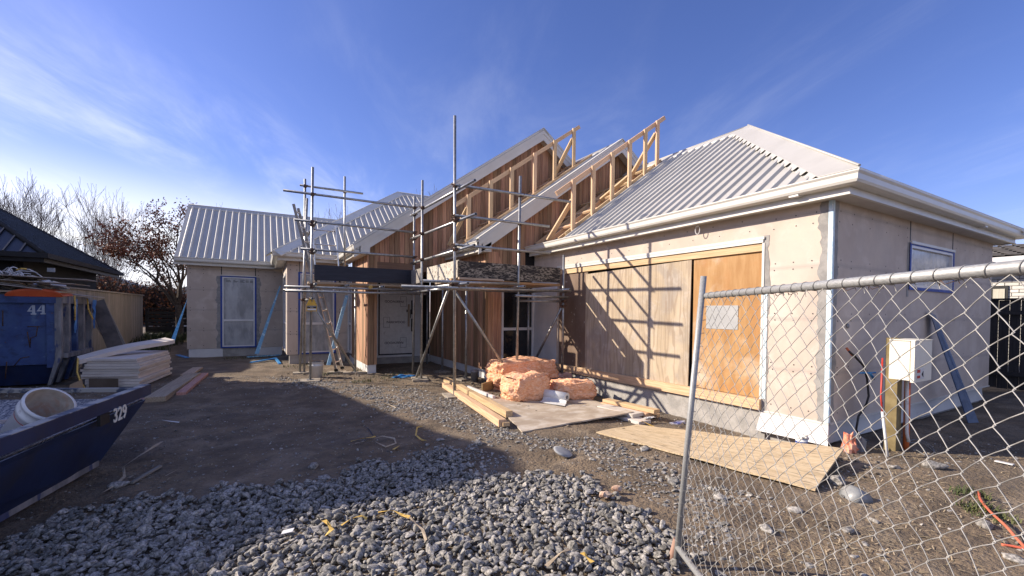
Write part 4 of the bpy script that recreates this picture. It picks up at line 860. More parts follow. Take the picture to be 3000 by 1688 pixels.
part('worn_edge', MATS['scraped_rim'], S2, lambda b: b.beam(T2v+Vector((0, 0, .052)), N2+Vector((0, 0, .052)), .07, .006))
part('bottom_rim', GREYP, S2, lambda b: b.beam(Bt+Vector((.01, 0, .03)), B2+Vector((.01, 0, .03)), .02, .05))
nrm2 = Vector((-Lr.y, Lr.x, 0)); nrm2 = nrm2 if nrm2.x > 0 else -nrm2
lp = onP = None
def on_side(x, y):
    d = ray(x, y); return EYEV+d*((T2v+nrm2*.045-EYEV).dot(nrm2)/d.dot(nrm2))
ang = math.atan2(-Lr.y, -Lr.x)
p329 = on_side(352, 1213)
textmesh('stencil_number', '329',   .165, LETY, S2, p329, (math.pi/2, 0, ang), .002, .003, sx=.95)
part('pivot_pocket', BLACK, S2, lambda b: b.ob(on_side(308, 1228)-nrm2*.012, Lr*.07, nrm2*.012, Vector((0, 0, .045))))
# bucket in the low skip
def revolve(b, c, ax, prof, n=28, mi=0, sm=True):
    c = Vector(c); ax = Vector(ax).normalized(); u = ax.orthogonal().normalized(); w = ax.cross(u)
    g_ = [[c+ax*h+(u*math.cos(2*math.pi*k/n)+w*math.sin(2*math.pi*k/n))*r for k in range(n+1)] for r, h in prof]
    b.sheet(g_, mi=mi, sm=sm, gc=[(k*.1, h, r) for r, h in prof for k in range(n+1)])
def bucket(name, label, c, ax, R, hh, m=WHITEP, inner=None, handle=True, cat='bucket'):
    B = thing(name, c, label, cat); ax = Vector(ax).normalized()
    part('bucket_body', m, B, lambda b: revolve(b, c, ax, [(.001, 0), (R*.86, 0), (R*.97, hh*.72), (R*1.06, hh*.74), (R*1.06, hh*.80), (R, hh*.82), (R*1.01, hh*.93), (R*1.08, hh*.94), (R*1.08, hh), (R*.97, hh)]))
    part('bucket_lining', inner or m, B, lambda b: revolve(b, c, ax, [(R*.97, hh), (R*.90, hh*.7), (R*.84, hh*.15), (.001, hh*.14)]))
    if handle:
        u = ax.orthogonal().normalized(); w = ax.cross(u); c0 = Vector(c)+ax*hh*.77
        part('handle', GALV, B, lambda b: b.tube([c0+(w*math.cos(a)*1.08+u*math.sin(a)*.0)*R*1.02-ax*math.sin(a)*R*.9+u*R*1.1*math.sin(a)*.9 for a in [math.pi*k/14 for k in range(15)]], .003, 5))
    return B
bm = EYEV+ray(148, 1182)*3.25; bb = EYEV+ray(70, 1265)*3.42
axb = (CR*.64+CU*.70-(bm-EYEV).normalized()*.22).normalized()
BK = bucket('mortar_bucket', 'dirty white plastic bucket lying tilted inside the low blue skip', bm-axb*.36, axb, .143, .36, WHITEP, mat('mortar_stain', (.36, .31, .25), (.55, .50, .43), rough=.8, scale=6, big=[(7, (.48, .27, .18), .7)]))
part('red_line', REDP, BK, lambda b: revolve(b, bm-axb*.36, axb, [(.137, .215), (.138, .222)]))
for i, (x, y, l) in enumerate([((10, 1235), (58, 1232), .12), ((0, 1290), (30, 1270), .2)]):
    a = EYEV+ray(*x)*3.35; c = EYEV+ray(*y)*3.5; plank('board_scrap', ['flat white board scrap behind the bucket in the low skip', 'white angled board scrap in front of the bucket in the low skip'][i], a-(c-a)*1.5, c, l, .03, FOAM, grp='scraps in the low skip', cat='scrap')

# ------------------------------------------------------------------ stack of wall boards on the left
A0 = onZ(410, 1138, 0); A1 = Vector((-2.72, 10.36, 0)); A2 = Vector((-1.70, 11.75, 0)); ez = Vector((0, 0, 1))
uf = (A1-A0); us_ = (A2-A0); zc = .03; ncl = 11
for k in range(ncl):
    th = .046; j1, j2 = random.uniform(-.05, .05), random.uniform(-.05, .05)
    o = A0+uf.normalized()*(j1 if k < 9 else .05)+us_.normalized()*j2*.7; L1 = uf.length+random.uniform(-.02, .05)-(.0 if k < 9 else .1); L2 = us_.length+random.uniform(-.05, .05)
    b = MB(); c = o+uf.normalized()*L1/2+us_.normalized()*L2/2+ez*(zc+th/2)
    b.ob(c, uf.normalized()*L1/2, us_.normalized()*L2/2, ez*(th/2-.0022))
    nm = ['bottom', 'second lowest', 'third lowest', 'fourth lowest', 'fifth lowest', 'middle', 'fifth from top', 'fourth from top', 'third from top', 'second from top', 'uppermost flat'][k]
    tag(b.build('wall_board', FOAM, bevel=.004), f'{nm} cream wall board in the stack beside the skips', 'board', 'stacked cream wall boards'); zc += th
plank('bearer', 'wooden bearer under the stacked cream wall boards', A0+uf*.1+us_*.1+ez*.015, A0+uf*.1+us_*.9+ez*.015, .06, .03, GREYWOOD, cat='bearer')
g_ = []
Pa, Pb = onY(232, 1052, 10.25), onY(512, 993, 11.6)
Pc = Pa+Vector((-.12, .34, .0)); Pd = Pb+Vector((-.2, .24, .0))
for t in [k/10 for k in range(11)]:
    z = .035*math.sin(math.pi*min(1, t*1.1)); a = Pa.lerp(Pb, t)+ez*(z-.02); c = Pc.lerp(Pd, t)+ez*(z+.02); g_.append([a, c])
b = MB(); lowr = [[p-ez*.075 for p in r] for r in g_]; b.sheet(g_[::-1]); b.sheet(lowr); b.sheet([[r[0] for r in g_], [r[0] for r in lowr]]); b.sheet([[r[1] for r in lowr], [r[1] for r in g_]]); b.sheet([g_[0], lowr[0]][::-1]); b.sheet([g_[-1], lowr[-1]])
tag(b.build('bent_board', FOAM), 'long bent white board lying on top of the cream stack', 'board')
plank('brown_card', 'flat brown card leaning against the lower left of the cream stack', onZ(268, 1140, .0)+Vector((0, -.12, .10)), onZ(352, 1140, 0)+Vector((0, -.12, .10)), .012, .21, BROWNP, cat='card')
b = MB(); b.poly([onY(202, 1142, 10.0), onY(245, 1142, 10.0), onY(240, 1112, 10.05), onY(205, 1127, 10.05)], (0, .008, 0)); tag(b.build('card_scrap', CARD), 'tan card scrap between the large skip and the board stack', 'card')
b = MB().tube([onY(228, 1050, 10.2), onY(226, 1090, 10.15), onY(236, 1120, 10.1), onY(248, 1138, 10.05)], .013, 5); tag(b.build('yellow_strap', YELLOW), 'yellow strap hanging down the left side of the cream board stack', 'strap', 'yellow straps on the skip')
# planks on the mud
plank('thick_plank', 'thick weathered plank lying on the mud, widest of the three', onZ(454, 1171, .045), onZ(566, 1098, .045), .26, .08, PINEOLD, grp='planks lying on the mud')
plank('long_plank', 'thin plank reaching furthest back behind the thick plank', onZ(545, 1100, .03), onZ(580, 1078, .03), .20, .04, PINEOLD, grp='planks lying on the mud')
plank('red_plank', 'narrow reddish timber lying right of the thick plank', onZ(530, 1154, .03), onZ(600, 1096, .03), .13, .05, REDTIM, grp='planks lying on the mud')
plank('red_plank', 'pinkish timber poking out under the tip of the low skip', onZ(400, 1196, .03)+Vector((-.25, -.2, 0)), onZ(427, 1170, .03), .10, .05, REDTIM, grp='planks lying on the mud')
# blue plastic strips
b = MB(); b.poly([onY(466, 878, 15.3), onY(472, 878, 15.3), onY(514, 1003, 14.9), onY(500, 1003, 14.9)] if False else [onY(549, 875, 15.5), onY(546, 890, 15.5), onY(512, 1000, 14.6), onY(499, 1000, 14.6)], (0, .02, .01)); tag(b.build('blue_strip', mat('bright_blue', (.06, .30, .55), (.18, .46, .68), rough=.45, scale=18)), 'bright blue strip leaning on the left end of the left wing', 'strip', 'blue plastic strips')
b = MB(); b.poly([onY(823, 838, 15.4), onY(819, 838, 15.4), onY(746, 1037, 14.6), onY(758, 1037, 14.6)], (0, .015, .01)); tag(b.build('blue_strip', BLUEMESH), 'long blue strip leaning in the corner beside the bay', 'strip', 'blue plastic strips')
b = MB(); b.poly([onY(1012, 866, 12.0), onY(1021, 867, 12.0), onY(968, 1070, 11.0), onY(957, 1070, 11.0)], (0, .015, .01)); tag(b.build('blue_strip', BLUEMESH), 'blue strip leaning on the bay behind the long ladder', 'strip', 'blue plastic strips')
plank('blue_strip', 'light blue slotted strip lying flat below the leaning strip', onZ(724, 1046, .03), onZ(820, 1040, .03), .10, .03, mat('slotted_blue', (.10, .38, .62), (.50, .72, .80), rough=.5, scale=22, lo=.45, hi=.55), cat='strip', grp='blue plastic strips')
plank('blue_strip', 'crumpled deep blue strip lying nearest on the mud', onZ(735, 1062, .03), onZ(805, 1050, .05), .07, .03, mat('deep_blue', (.03, .20, .52), (.08, .32, .62), rough=.4, scale=12), cat='strip', grp='blue plastic strips')
plank('blue_strip', 'small bent blue offcut at the end of the lying strips', onZ(806, 1048, .05), onZ(820, 1066, .02), .07, .03, MATS['deep_blue'], cat='strip', grp='blue plastic strips')
plank('blue_strip', 'short blue offcut on the ground near the left wing corner', onZ(520, 1040, .02), onZ(548, 1048, .02), .12, .02, MATS['deep_blue'], cat='strip', grp='blue plastic strips')
def crumple(name, label, c, rx, ry, rz, m, cat, n=14, seed=0, rough=.5, group=None, kind=None, flat=True):
    c = Vector(c); b = MB(); g_ = []
    for i in range(n//2+1):
        th = math.pi*i/(n//2); row = []
        for j in range(n+1):
            ph = 2*math.pi*(j % n)/n; d = Vector((math.sin(th)*math.cos(ph), math.sin(th)*math.sin(ph), math.cos(th)))
            k = 1+rough*noise.noise(d*2.1+Vector((seed, seed*2, 0)))+rough*.5*noise.noise(d*5+Vector((seed, 0, seed)))
            p = Vector((d.x*rx*k, d.y*ry*k, d.z*rz*k+rz*.8)); row.append(c+Vector((p.x, p.y, max(-.01, p.z))))
        g_.append(row)
    b.sheet(g_, sm=not flat, gc=[(p-c) for r in g_ for p in r]); o = b.build(name, m); return tag(o, label, cat, group)
crumple('blue_film', 'crumpled blue film on the ground in front of the porch', onZ(1185, 1106), .22, .10, .03, MATS['deep_blue'], 'film', 18, 3, .9)
# bucket by the scaffold
bucket('paint_bucket', 'white bucket with a rusty rim standing behind the left scaffold pole', (1.0, 10.05, 0.0), (0, 0, 1), .14, .34, WHITEP, GREYPOT, False)
revb = MB(); revolve(revb, (1.0, 10.05, .335), (0, 0, 1), [(.150, 0), (.156, .008), (.150, .016), (.135, .012)]); revb.build('bucket_rim', RUST, bpy.data.objects['paint_bucket'])

# ------------------------------------------------------------------ heap by the garage
def sheetprop(name, label, pts, m, th=.018, lift=(0, 0, 0, 0), n=10, cat='plywood', gcl=True):
    p = [Vector(q)+ez*(gz(q[0], q[1])+l) for q, l in zip(pts, lift)]; g_ = []; gg = []
    for i in range(n+1):
        row = []
        for j in range(n+1):
            u, v = i/n, j/n; q = p[0].lerp(p[1], v).lerp(p[3].lerp(p[2], v), u); q = q+ez*.012*nz(q.x, q.y, 2, 2.5)+ez*th; row.append(q)
            gg.append((v*(p[1]-p[0]).length*1.0, u*(p[3]-p[0]).length, 0))
        g_.append(row)
    b = MB(); low = [[q-ez*th for q in r] for r in g_]; b.sheet(g_, gc=gg); b.sheet(low[::-1])
    for r, s2 in ((g_[0], low[0]), (g_[-1], low[-1]), ([r[0] for r in g_], [r[0] for r in low]), ([r[-1] for r in g_], [r[-1] for r in low])): b.sheet([r, s2])
    return tag(b.build(name, m), label, cat)
sheetprop('plywood_sheet', 'stained grey plywood sheet lying in front of the insulation bales', [(2.69, 4.39, 0), (4.53, 4.40, 0), (4.90, 6.5, 0), (3.3, 6.5, 0)], PLY_G, lift=(.0, .10, .02, .0))
p2 = [(3.46, 3.96, 0), (3.87, 1.78, 0), (4.92, 2.02, 0), (4.30, 4.12, 0)]
sheetprop('plywood_sheet', 'long tan plywood sheet lying behind the fence post', p2, PLY_T, lift=(.0, .02, .13, .0), n=14)
def bale(name, label, c, hx, hy, hz, rot, seed, sag=.1):
    c = Vector(c); b = MB(); n = 40; ca, sa = math.cos(rot), math.sin(rot); cs = []
    for ax in range(3):
        for sg_ in (-1, 1):
            g_ = []; gg = []
            for i in range(n+1):
                row = []
                for j in range(n+1):
                    u, v = 2*i/n-1, 2*j/n-1; d = [0, 0, 0]; d[ax] = sg_; d[(ax+1) % 3] = u*sg_; d[(ax+2) % 3] = v
                    d = Vector(d); rr = d.normalized(); e = d.lerp(rr*1.22, .55)
                    nn = 1+.13*noise.noise(d*1.3+Vector((seed, 0, 0)))+.07*noise.noise(Vector((d.x*3, d.y*3, d.z*3.5))+Vector((seed, 0, 3)))+.045*noise.noise(Vector((d.x*9, d.y*9, d.z*9)))+.035*noise.noise(d*26)
                    e = e*nn; x, y, z = e.x*hx, e.y*hy, e.z*hz
                    if d.z > .2: z -= sag*hz*(1-u*u*.4)*abs(noise.noise(d*1.3+Vector((0, seed, 0))))
                    row.append(c+Vector((x*ca-y*sa, x*sa+y*ca, max(-.01, z+hz)))); gg.append((e.x*hx+seed, e.y*hy, e.z*hz*2.2))
                g_.append(row)
            b.sheet(g_, gc=gg)
    return tag(b.build(name, BATTS), label, 'insulation', 'orange insulation bales')
bale('insulation_bale', 'largest long orange insulation bale at the back of the heap', (4.33, 7.12, -.05), .62, .36, .30, -.08, 1)
bale('insulation_bale', 'rounded orange insulation bale in front of the largest one', (3.80, 6.14, -.05), .34, .28, .235, .1, 5, .3)
bale('insulation_bale', 'torn low orange insulation bale on the right of the roll', (4.62, 5.92, -.05), .36, .26, .17, -.35, 9, .5)
bale('insulation_bale', 'small crushed orange insulation piece between the bales', (4.36, 6.62, -.05), .22, .2, .19, .5, 13, .5)
crumple('pink_film', 'heap of torn pinkish film against the dark plywood', (4.92, 6.90, -.06), .34, .22, .17, PINKFILM, 'film', 20, 4, .8)
crumple('dark_film', 'dark crumpled wrapping between the bales and the sill timber', (4.98, 6.25, -.07), .25, .3, .10, BROWNP, 'film', 18, 8, .9)
RL = thing('membrane_roll', (4.15, 5.55, 0), 'white roll of building membrane with a loose end on the grey plywood', 'roll')
rb = onZ(1661, 1164, .11); ra = Vector((3.98, 6.05, .11)); axr = (rb-ra).normalized()
part('roll', WHITEP, RL, lambda b: revolve(b, ra, axr, [(.001, 0), (.072, 0), (.072, (rb-ra).length), (.03, (rb-ra).length+.001)]))
part('core', GREYPOT, RL, lambda b: revolve(b, rb+axr*.002, axr, [(.026, -.1), (.030, .001), (.018, .001), (.017, -.1)]))
part('loose_end', WHITEP, RL, lambda b: b.sheet([[p+Vector((-.045-.035*k, -.05-.035*k, -.035-.045*min(k, 1)+.008*math.sin(k*2+i_))) for k in range(6)] for i_, p in enumerate([ra.lerp(rb, t) for t in (.25, .4, .6, .8, 1)])]))
for i, (a, c, lb) in enumerate([((1306, 1112), (1492, 1214), 'right one of the two long bundled timbers beside the bales'), ((1303, 1128), (1472, 1240), 'left one of the two long bundled timbers beside the bales')]):
    a, c = onZ(*a, .05), onZ(*c, .05); plank('framing_timber', lb, a, c, .10, .09, PINE, grp='framing timbers beside the bales', cat='timber')
    for t in (.1, .16, .23, .30, .38): pass
plank('framing_timber', 'short timber laid between the ends of the two long timbers', onZ(1440, 1214, .04), onZ(1484, 1244, .04), .09, .05, PINE, grp='framing timbers beside the bales', cat='timber')
plank('white_pipe', 'straight white plastic pipe lying beside the long timbers', onZ(1368, 1133, .03), onZ(1447, 1164, .03), .05, .05, WHITEP, cat='pipe')
plank('timber_offcut', 'brown offcut standing against the left side of the big bale', (3.42, 6.98, .07), (3.75, 7.12, .10), .03, .16, GOLDWOOD, cat='offcut')
b = MB(); revolve(b, (3.80, 8.12, -.02), ez, [(.001, 0), (.075, 0), (.075, .20), (.085, .205), (.085, .25), (.001, .25)]); tag(b.build('drain_stub', GREYPOT), 'grey capped drain stub standing by the porch corner', 'drain')
b = MB(); revolve(b, (4.2, 8.15, -.02), ez, [(.001, 0), (.13, 0), (.15, .10), (.001, .12)]); tag(b.build('drain_gully', WHITEP), 'white gully dish at the foot of the porch corner', 'drain')
offs = [((1774, 1155), (1925, 1186), .14, .05, .16, 'uppermost pale timber offcut of the pile by the sill'), ((1768, 1165), (1900, 1196), .12, .05, .105, 'second timber offcut down in the pile by the sill'), ((1790, 1180), (1930, 1200), .12, .05, .05, 'lowest timber offcut of the pile by the sill')]
for a, c, w, t, z, lb in offs: plank('timber_offcut', lb, onZ(*a, z)+ez*(gz(5.2, 5)+.0), onZ(*c, z)+ez*gz(5.2, 5), w, t, PINE, cat='offcut', grp='offcut pile by the sill')
for i, (a, c, z, lb) in enumerate([((1765, 1176), (1870, 1200), .10, 'upper pinkish board offcut beside the timber pile'), ((1790, 1195), (1890, 1222), .045, 'lower pinkish board offcut beside the timber pile')]):
    plank('board_offcut', lb, onZ(*a, z)+ez*gz(4.8, 4.8), onZ(*c, z)+ez*gz(4.8, 4.8), .24, .05, FOAM, cat='offcut', grp='offcut pile by the sill')
plank('batten_offcut', 'thin pale stick sticking out of the offcut pile', onZ(1850, 1185, .03), onZ(1880, 1215, .0), .03, .02, PINE, cat='offcut')
crumple('white_scrap', 'blue and white torn wrapper on the ground before the sill', (5.0, 4.05, -.1), .16, .05, .02, mat('wrapper', (.10, .12, .35), (.6, .6, .62), rough=.4, scale=9), 'wrapper', 16, 5, .9)
for p, r, lb in [((4.62, 4.20), .03, 'scrap nearest the grey sheet corner'), ((4.2, 5.15), .03, 'bow shaped scrap beside the roll end')]:
    crumple('paper_scrap', 'small white paper '+lb, (*p, 0), .10, .03, .012, WHITEP, 'scrap', 12, p[0], .9, 'paper scraps')
# white pot with blue bands at the garage corner
pc = onZ(2348, 1325, .0); pc.z = gz(pc.x, pc.y)-.02
PT = thing('drain_stub', pc, 'white capped drain stub with two blue tape bands beside the tan plywood', 'drain')
part('pipe', WHITEP, PT, lambda b: revolve(b, pc, ez, [(.001, 0), (.052, 0), (.056, .19), (.001, .20)]))
part('tape_band', BLUETAPE, PT, lambda b: revolve(b, pc, ez, [(.0555, .10), (.0565, .122)])); part('tape_band', BLUETAPE, PT, lambda b: revolve(b, pc, ez, [(.0565, .145), (.057, .165)]))
part('bag_cap', WHITEP, PT, lambda b: [b.ob(pc+Vector((.03*math.cos(a), .03*math.sin(a), .21)), (.03, 0, .012*math.sin(a)), (0, .03, 0), (0, 0, .012)) for a in (0, 1.6, 3.1, 4.6)])
crumple('orange_wrap', 'torn orange foam wrapped around a pipe at the garage corner', (5.44, 2.18, -.05), .07, .06, .13, mat('orange_foam', (.62, .16, .07), (.75, .40, .28), rough=.7, scale=10, bump=.5), 'pipe wrap', 18, 2, .6)
crumple('dirty_bag', 'clear dirty bag bunched beside the orange pipe wrap', (5.56, 2.14, -.06), .06, .05, .12, GREYPOT, 'bag', 16, 6, .6)
c = onZ(2520, 1462, .0); o = MB(); axp = Vector((-.55, .25, .35)); revolve(o, c+ez*-.02, axp, [(.001, -.02), (.085, -.02), (.085, .09), (.078, .12), (.001, .125)]); tag(o.build('buried_pipe', mat('duct', (.13, .14, .15), (.26, .27, .27), rough=.4, scale=8, bump=.5, bscale=12)), 'short grey pipe end wrapped in tape poking out of the soil', 'pipe')
# meter box on its timber post
PB = thing('meter_box', (5.93, 1.93, 0), 'cream electrical box on a timber post beside the garage side wall', 'meter box')
part('post', mat('green_post', (.16, .12, .05), (.24, .19, .09), rough=.8, scale=6), PB, lambda b: b.box(5.83, 5.95, 1.925, 2.03, -.1, 1.21))
part('box_case', CREAMM, PB, lambda b: b.box(5.60, 6.02, 1.757, 1.92, .80, 1.195))
part('box_door', CREAMM, PB, lambda b: (b.box(5.585, 6.03, 1.715, 1.745, .785, 1.20), b.box(5.59, 6.04, 1.71, 1.92, 1.197, 1.205)))
part('danger_label', WHITEP, PB, lambda b: b.box(5.64, 5.83, 1.712, 1.7145, .81, .92)); part('danger_mark', REDP, PB, lambda b: (b.box(5.65, 5.72, 1.709, 1.7115, .88, .91), b.box(5.65, 5.72, 1.709, 1.7115, .825, .85))); part('danger_mark', LETB, PB, lambda b: b.poly([(5.76, 1.711, .86), (5.80, 1.711, .89), (5.80, 1.711, .83)], (0, -.002, 0)))
part('conduit', mat('orange_conduit', (.55, .12, .03), (.6, .16, .05), rough=.5), PB, lambda b: b.tube([(6.02, 1.90, -.1), (6.02, 1.90, .80)], .028, 10)); part('conduit', WHITEP, PB, lambda b: b.tube([(5.97, 1.89, .80), (5.965, 1.885, .5), (5.97, 1.88, .2), (5.99, 1.87, .1)], .016, 8))
b = MB().tube([(5.67, 2.0, 1.0), (5.60, 1.98, .6), (5.585, 1.96, .45)], .008, 6, mi=0); b.tube([(5.585, 1.96, .45), (5.58, 1.9, -.05)], .013, 8, mi=1); tag(b.build('capped_pipe', [REDP, WHITEP]), 'thin white water pipe with red top left of the meter box post', 'pipe')
hs = [onY(x, y, 2.25) for x, y in ((2488, 1030), (2505, 1045), (2530, 1072), (2540, 1110), (2545, 1160), (2538, 1185), (2515, 1220), (2508, 1260), (2530, 1290), (2560, 1295))]
TB = thing('garden_tap', hs[0], 'blue handled tap with black hose on the garage side wall', 'tap')
part('hose', BLACK, TB, lambda b: b.tube(hs, .011, 8)); part('tap_handle', MATS['deep_blue'], TB, lambda b: (b.tube([onY(2515, 1093, 2.25), onY(2565, 1092, 2.2)], .010, 8), b.tube([onY(2548, 1093, 2.2), onY(2560, 1110, 2.2)], .014, 8)))
part('copper_end', MATS['orange_conduit'], TB, lambda b: b.tube([onY(2480, 1020, 2.3), onY(2498, 1042, 2.27)], .012, 8))
b = MB(); revolve(b, onY(2482, 955, YG-.003), (0, -1, 0), [(.001, 0), (.028, 0), (.026, .012), (.001, .012)]); tag(b.build('wall_outlet', GREYPOT), 'round grey outlet on the garage side wall left of the meter box', 'outlet')
b = MB(); b.poly([onY(2724, 912, 2.32), onY(2742, 925, 2.32), onZ(2868, 1238, .0), onZ(2838, 1240, .0)], (.0, .012, .006)); tag(b.build('blue_strip', mat('dull_blue', (.045, .075, .14), (.08, .12, .20), rough=.4, scale=8)), 'wide dull blue strip leaning on the garage side wall', 'strip', 'blue plastic strips')
def cable(name, label, pts, r, m, cat='cable', grp=None):
    P3 = [Vector(p) for p in pts]; out_ = []
    for i in range(len(P3)-1):
        for t in (0, .25, .5, .75):
            a, b_, c, d = P3[max(0, i-1)], P3[i], P3[i+1], P3[min(len(P3)-1, i+2)]
            out_.append(.5*((2*b_)+(c-a)*t+(2*a-5*b_+4*c-d)*t*t+(3*b_-a-3*c+d)*t**3))
    out_.append(P3[-1]); return tag(MB().tube(out_, r, 6).build(name, m), label, cat, grp)
def gpts(l, z=.012): return [Vector((q.x, q.y, gz(q.x, q.y)+z+(extra or 0))) for (x, y, extra) in l for q in [onZ(x, y)]]
cable('red_hose', 'orange red hose curving over the soil at the right edge', gpts([(2868, 1442, 0), (2872, 1475, .02), (2900, 1520, .04), (2945, 1565, .04), (2975, 1592, .02), (3015, 1625, 0)]), .0085, REDHOSE, 'hose')
cable('red_hose', 'short second piece of red hose at the lower right edge', gpts([(2935, 1603, 0), (2965, 1608, 0), (3010, 1618, 0), (3060, 1630, 0)]), .0085, REDHOSE, 'hose')
cable('coiled_wire', 'thin grey wire coil lying right of the meter box post', gpts([(2640, 1308, .02), (2690, 1300, .03), (2735, 1320, 0), (2720, 1340, 0), (2680, 1325, .02), (2650, 1312, .03), (2700, 1308, .02), (2740, 1330, 0)]), .004, GREYPOT)
# straps and cords on the ground
def strap(name, label, l, w, m, grp='strapping on the ground'):
    P3 = gpts(l, .022); A = []; B = []
    for i, p in enumerate(P3):
        d = (P3[min(i+1, len(P3)-1)]-P3[max(0, i-1)]).normalized(); n = d.cross(ez).normalized(); tw = .6*math.sin(i*1.7)
        sdv = (n*math.cos(tw)+ez*math.sin(tw))*w/2; A.append(p+sdv); B.append(p-sdv)
    b = MB(); b.sheet([A, B], sm=False); b.sheet([[p-ez*.002 for p in B], [p-ez*.002 for p in A]], sm=False); return tag(b.build(name, m), label, 'strap', grp)
strap('strapping', 'yellow strap lying on the shaded mud, leftmost of the tangle', [(1028, 1300, 0), (1060, 1293, .01), (1090, 1286, 0), (1100, 1283, 0)], .02, YELLOW)
strap('strapping', 'tan loop of strapping in the middle of the shaded tangle', [(1040, 1306, 0), (1085, 1300, .02), (1120, 1290, .03), (1155, 1296, .02), (1160, 1306, 0), (1130, 1316, 0), (1100, 1305, .02)], .02, TANSTRAP)
strap('strapping', 'short yellow end lying below the tangled loop', [(1152, 1324, 0), (1170, 1316, .01)], .03, YELLOW)
strap('strapping', 'upright yellow hook of strap right of the tangle', [(1236, 1258, .02), (1222, 1270, .05), (1218, 1290, .03), (1235, 1297, 0), (1250, 1298, 0)], .018, YELLOW)
strap('strapping', 'dark cord left of the tangled loop', [(1040, 1252, 0), (1066, 1256, .01), (1080, 1268, .02), (1092, 1280, 0)], .015, BLACK)
strap('strapping', 'yellow strap draped over the sunlit gravel', [(1108, 1534, .05), (1150, 1532, .06), (1180, 1542, .05), (1200, 1548, .05)], .022, YELLOW)
strap('strapping', 'frayed brown end of the strap over the gravel', [(1200, 1548, .05), (1215, 1565, .05), (1238, 1582, .04), (1248, 1605, .02)], .018, TANSTRAP)
strap('strapping', 'small yellow hooked strap end on the gravel', [(950, 1562, .06), (965, 1578, .06), (972, 1586, .05), (955, 1594, .03)], .03, YELLOW)
strap('strapping', 'dull yellow strap partly buried in the gravel', [(1000, 1568, .04), (1030, 1552, .05), (1060, 1545, .05), (1075, 1546, .03)], .018, YELLOW)
strap('strapping', 'long twisted tan strap beside the low skip', [(475, 1308, .03), (455, 1330, .06), (410, 1352, .04), (362, 1378, .02), (365, 1402, 0), (340, 1428, 0), (300, 1452, 0)], .022, TANSTRAP)
strap('strapping', 'pale stick like strap near the big stone beside the low skip', [(376, 1410, .01), (396, 1400, .01)], .03, TANSTRAP)
strap('strapping', 'thin stick lying right of the low skip on the mud', [(486, 1404, .01), (520, 1384, .01)], .012, TANSTRAP)
strap('strapping', 'yellow strap end at the bottom edge of the gravel', [(1705, 1660, .05), (1720, 1675, .05), (1735, 1690, .05)], .03, YELLOW)
strap('strapping', 'brown band lying at the bottom right of the gravel', [(1600, 1700, .05), (1640, 1668, .06), (1668, 1650, .05)], .025, TANSTRAP)
strap('strapping', 'white cord on the shaded mud in front of the planks', [(430, 1241, 0), (470, 1240, .02), (500, 1243, .01), (525, 1244, 0)], .015, WHITEP)
strap('strapping', 'tan strap lying across the sunlit fine gravel', [(1080, 1176, 0), (1110, 1184, .01), (1140, 1190, 0), (1160, 1198, 0)], .014, TANSTRAP)
strap('strapping', 'yellow strap before the tan plywood corner', [(1866, 1222, .0), (1885, 1235, .03), (1915, 1243, .0)], .03, YELLOW)
plank('grey_offcut', 'long grey stick lying on the mud beside the low skip', onZ(385, 1415, .02), onZ(470, 1366, .02), .03, .02, GREYWOOD, cat='offcut')
plank('paper_label', 'white printed tag lying on the shaded gravel', onZ(826, 1560, .07), onZ(860, 1552, .08), .05, .003, WHITEP, cat='label')
plank('rag', 'white paper rag on the soil at the right behind the fence', onZ(2915, 1350, .02), onZ(2970, 1362, .02), .05, .01, WHITEP, cat='rag')
b = MB(); cc = onZ(1648, 1340, .0); revolve(b, cc+ez*.05, (.2, -.3, 1), [(.001, -.01), (.095, 0), (.10, .012), (.075, .02), (.001, .02)]); tag(b.build('plastic_disc', mat('grey_cap', (.24, .25, .26), (.33, .34, .34), rough=.6, scale=12)), 'round pale grey plastic cap lying on the gravel', 'cap')
for i, (x, y) in enumerate(((1772, 1455), (1806, 1438))):
    crumple('brick_piece', ['larger broken orange brick piece on the stones', 'smaller broken orange brick piece on the soil'][i], onZ(x, y, .02), .055-.015*i, .04, .022, mat('orange_brick%d' % i, (.38, .19, .10), (.52, .40, .30), rough=.9, scale=8), 'brick', 10, i+3, .5, 'broken brick pieces')

# ------------------------------------------------------------------ stones
def ico(sub):
    import bmesh
    bm_ = bmesh.new(); bmesh.ops.create_icosphere(bm_, subdivisions=sub, radius=1)
    v = np.array([q.co[:] for q in bm_.verts]); f = np.array([[q.index for q in p.verts] for p in bm_.faces]); bm_.free(); return v, f
def shapes(sub, n, seed, sharp=.5):
    v, f = ico(sub); rs = np.random.RandomState(seed); res = []
    for k in range(n):
        p = v.copy(); d = np.ones(len(v))
        for c in range(7 if rs.rand() < sharp else 3):      # plane cuts give broken faces
            nn = rs.randn(3); nn /= np.linalg.norm(nn); h = rs.uniform(.48, .88); t = p@nn; over = t > h
            p[over] -= np.outer(t[over]-h, nn)
        nz_ = np.array([noise.noise(Vector(q)*1.6+Vector((k*3+seed, 0, 0))) for q in v]); p *= (1+.22*nz_)[:, None]
        res.append(p*np.array([rs.uniform(1.05, 1.5), rs.uniform(.75, 1.0), rs.uniform(.40, .72)]))
    return res, f
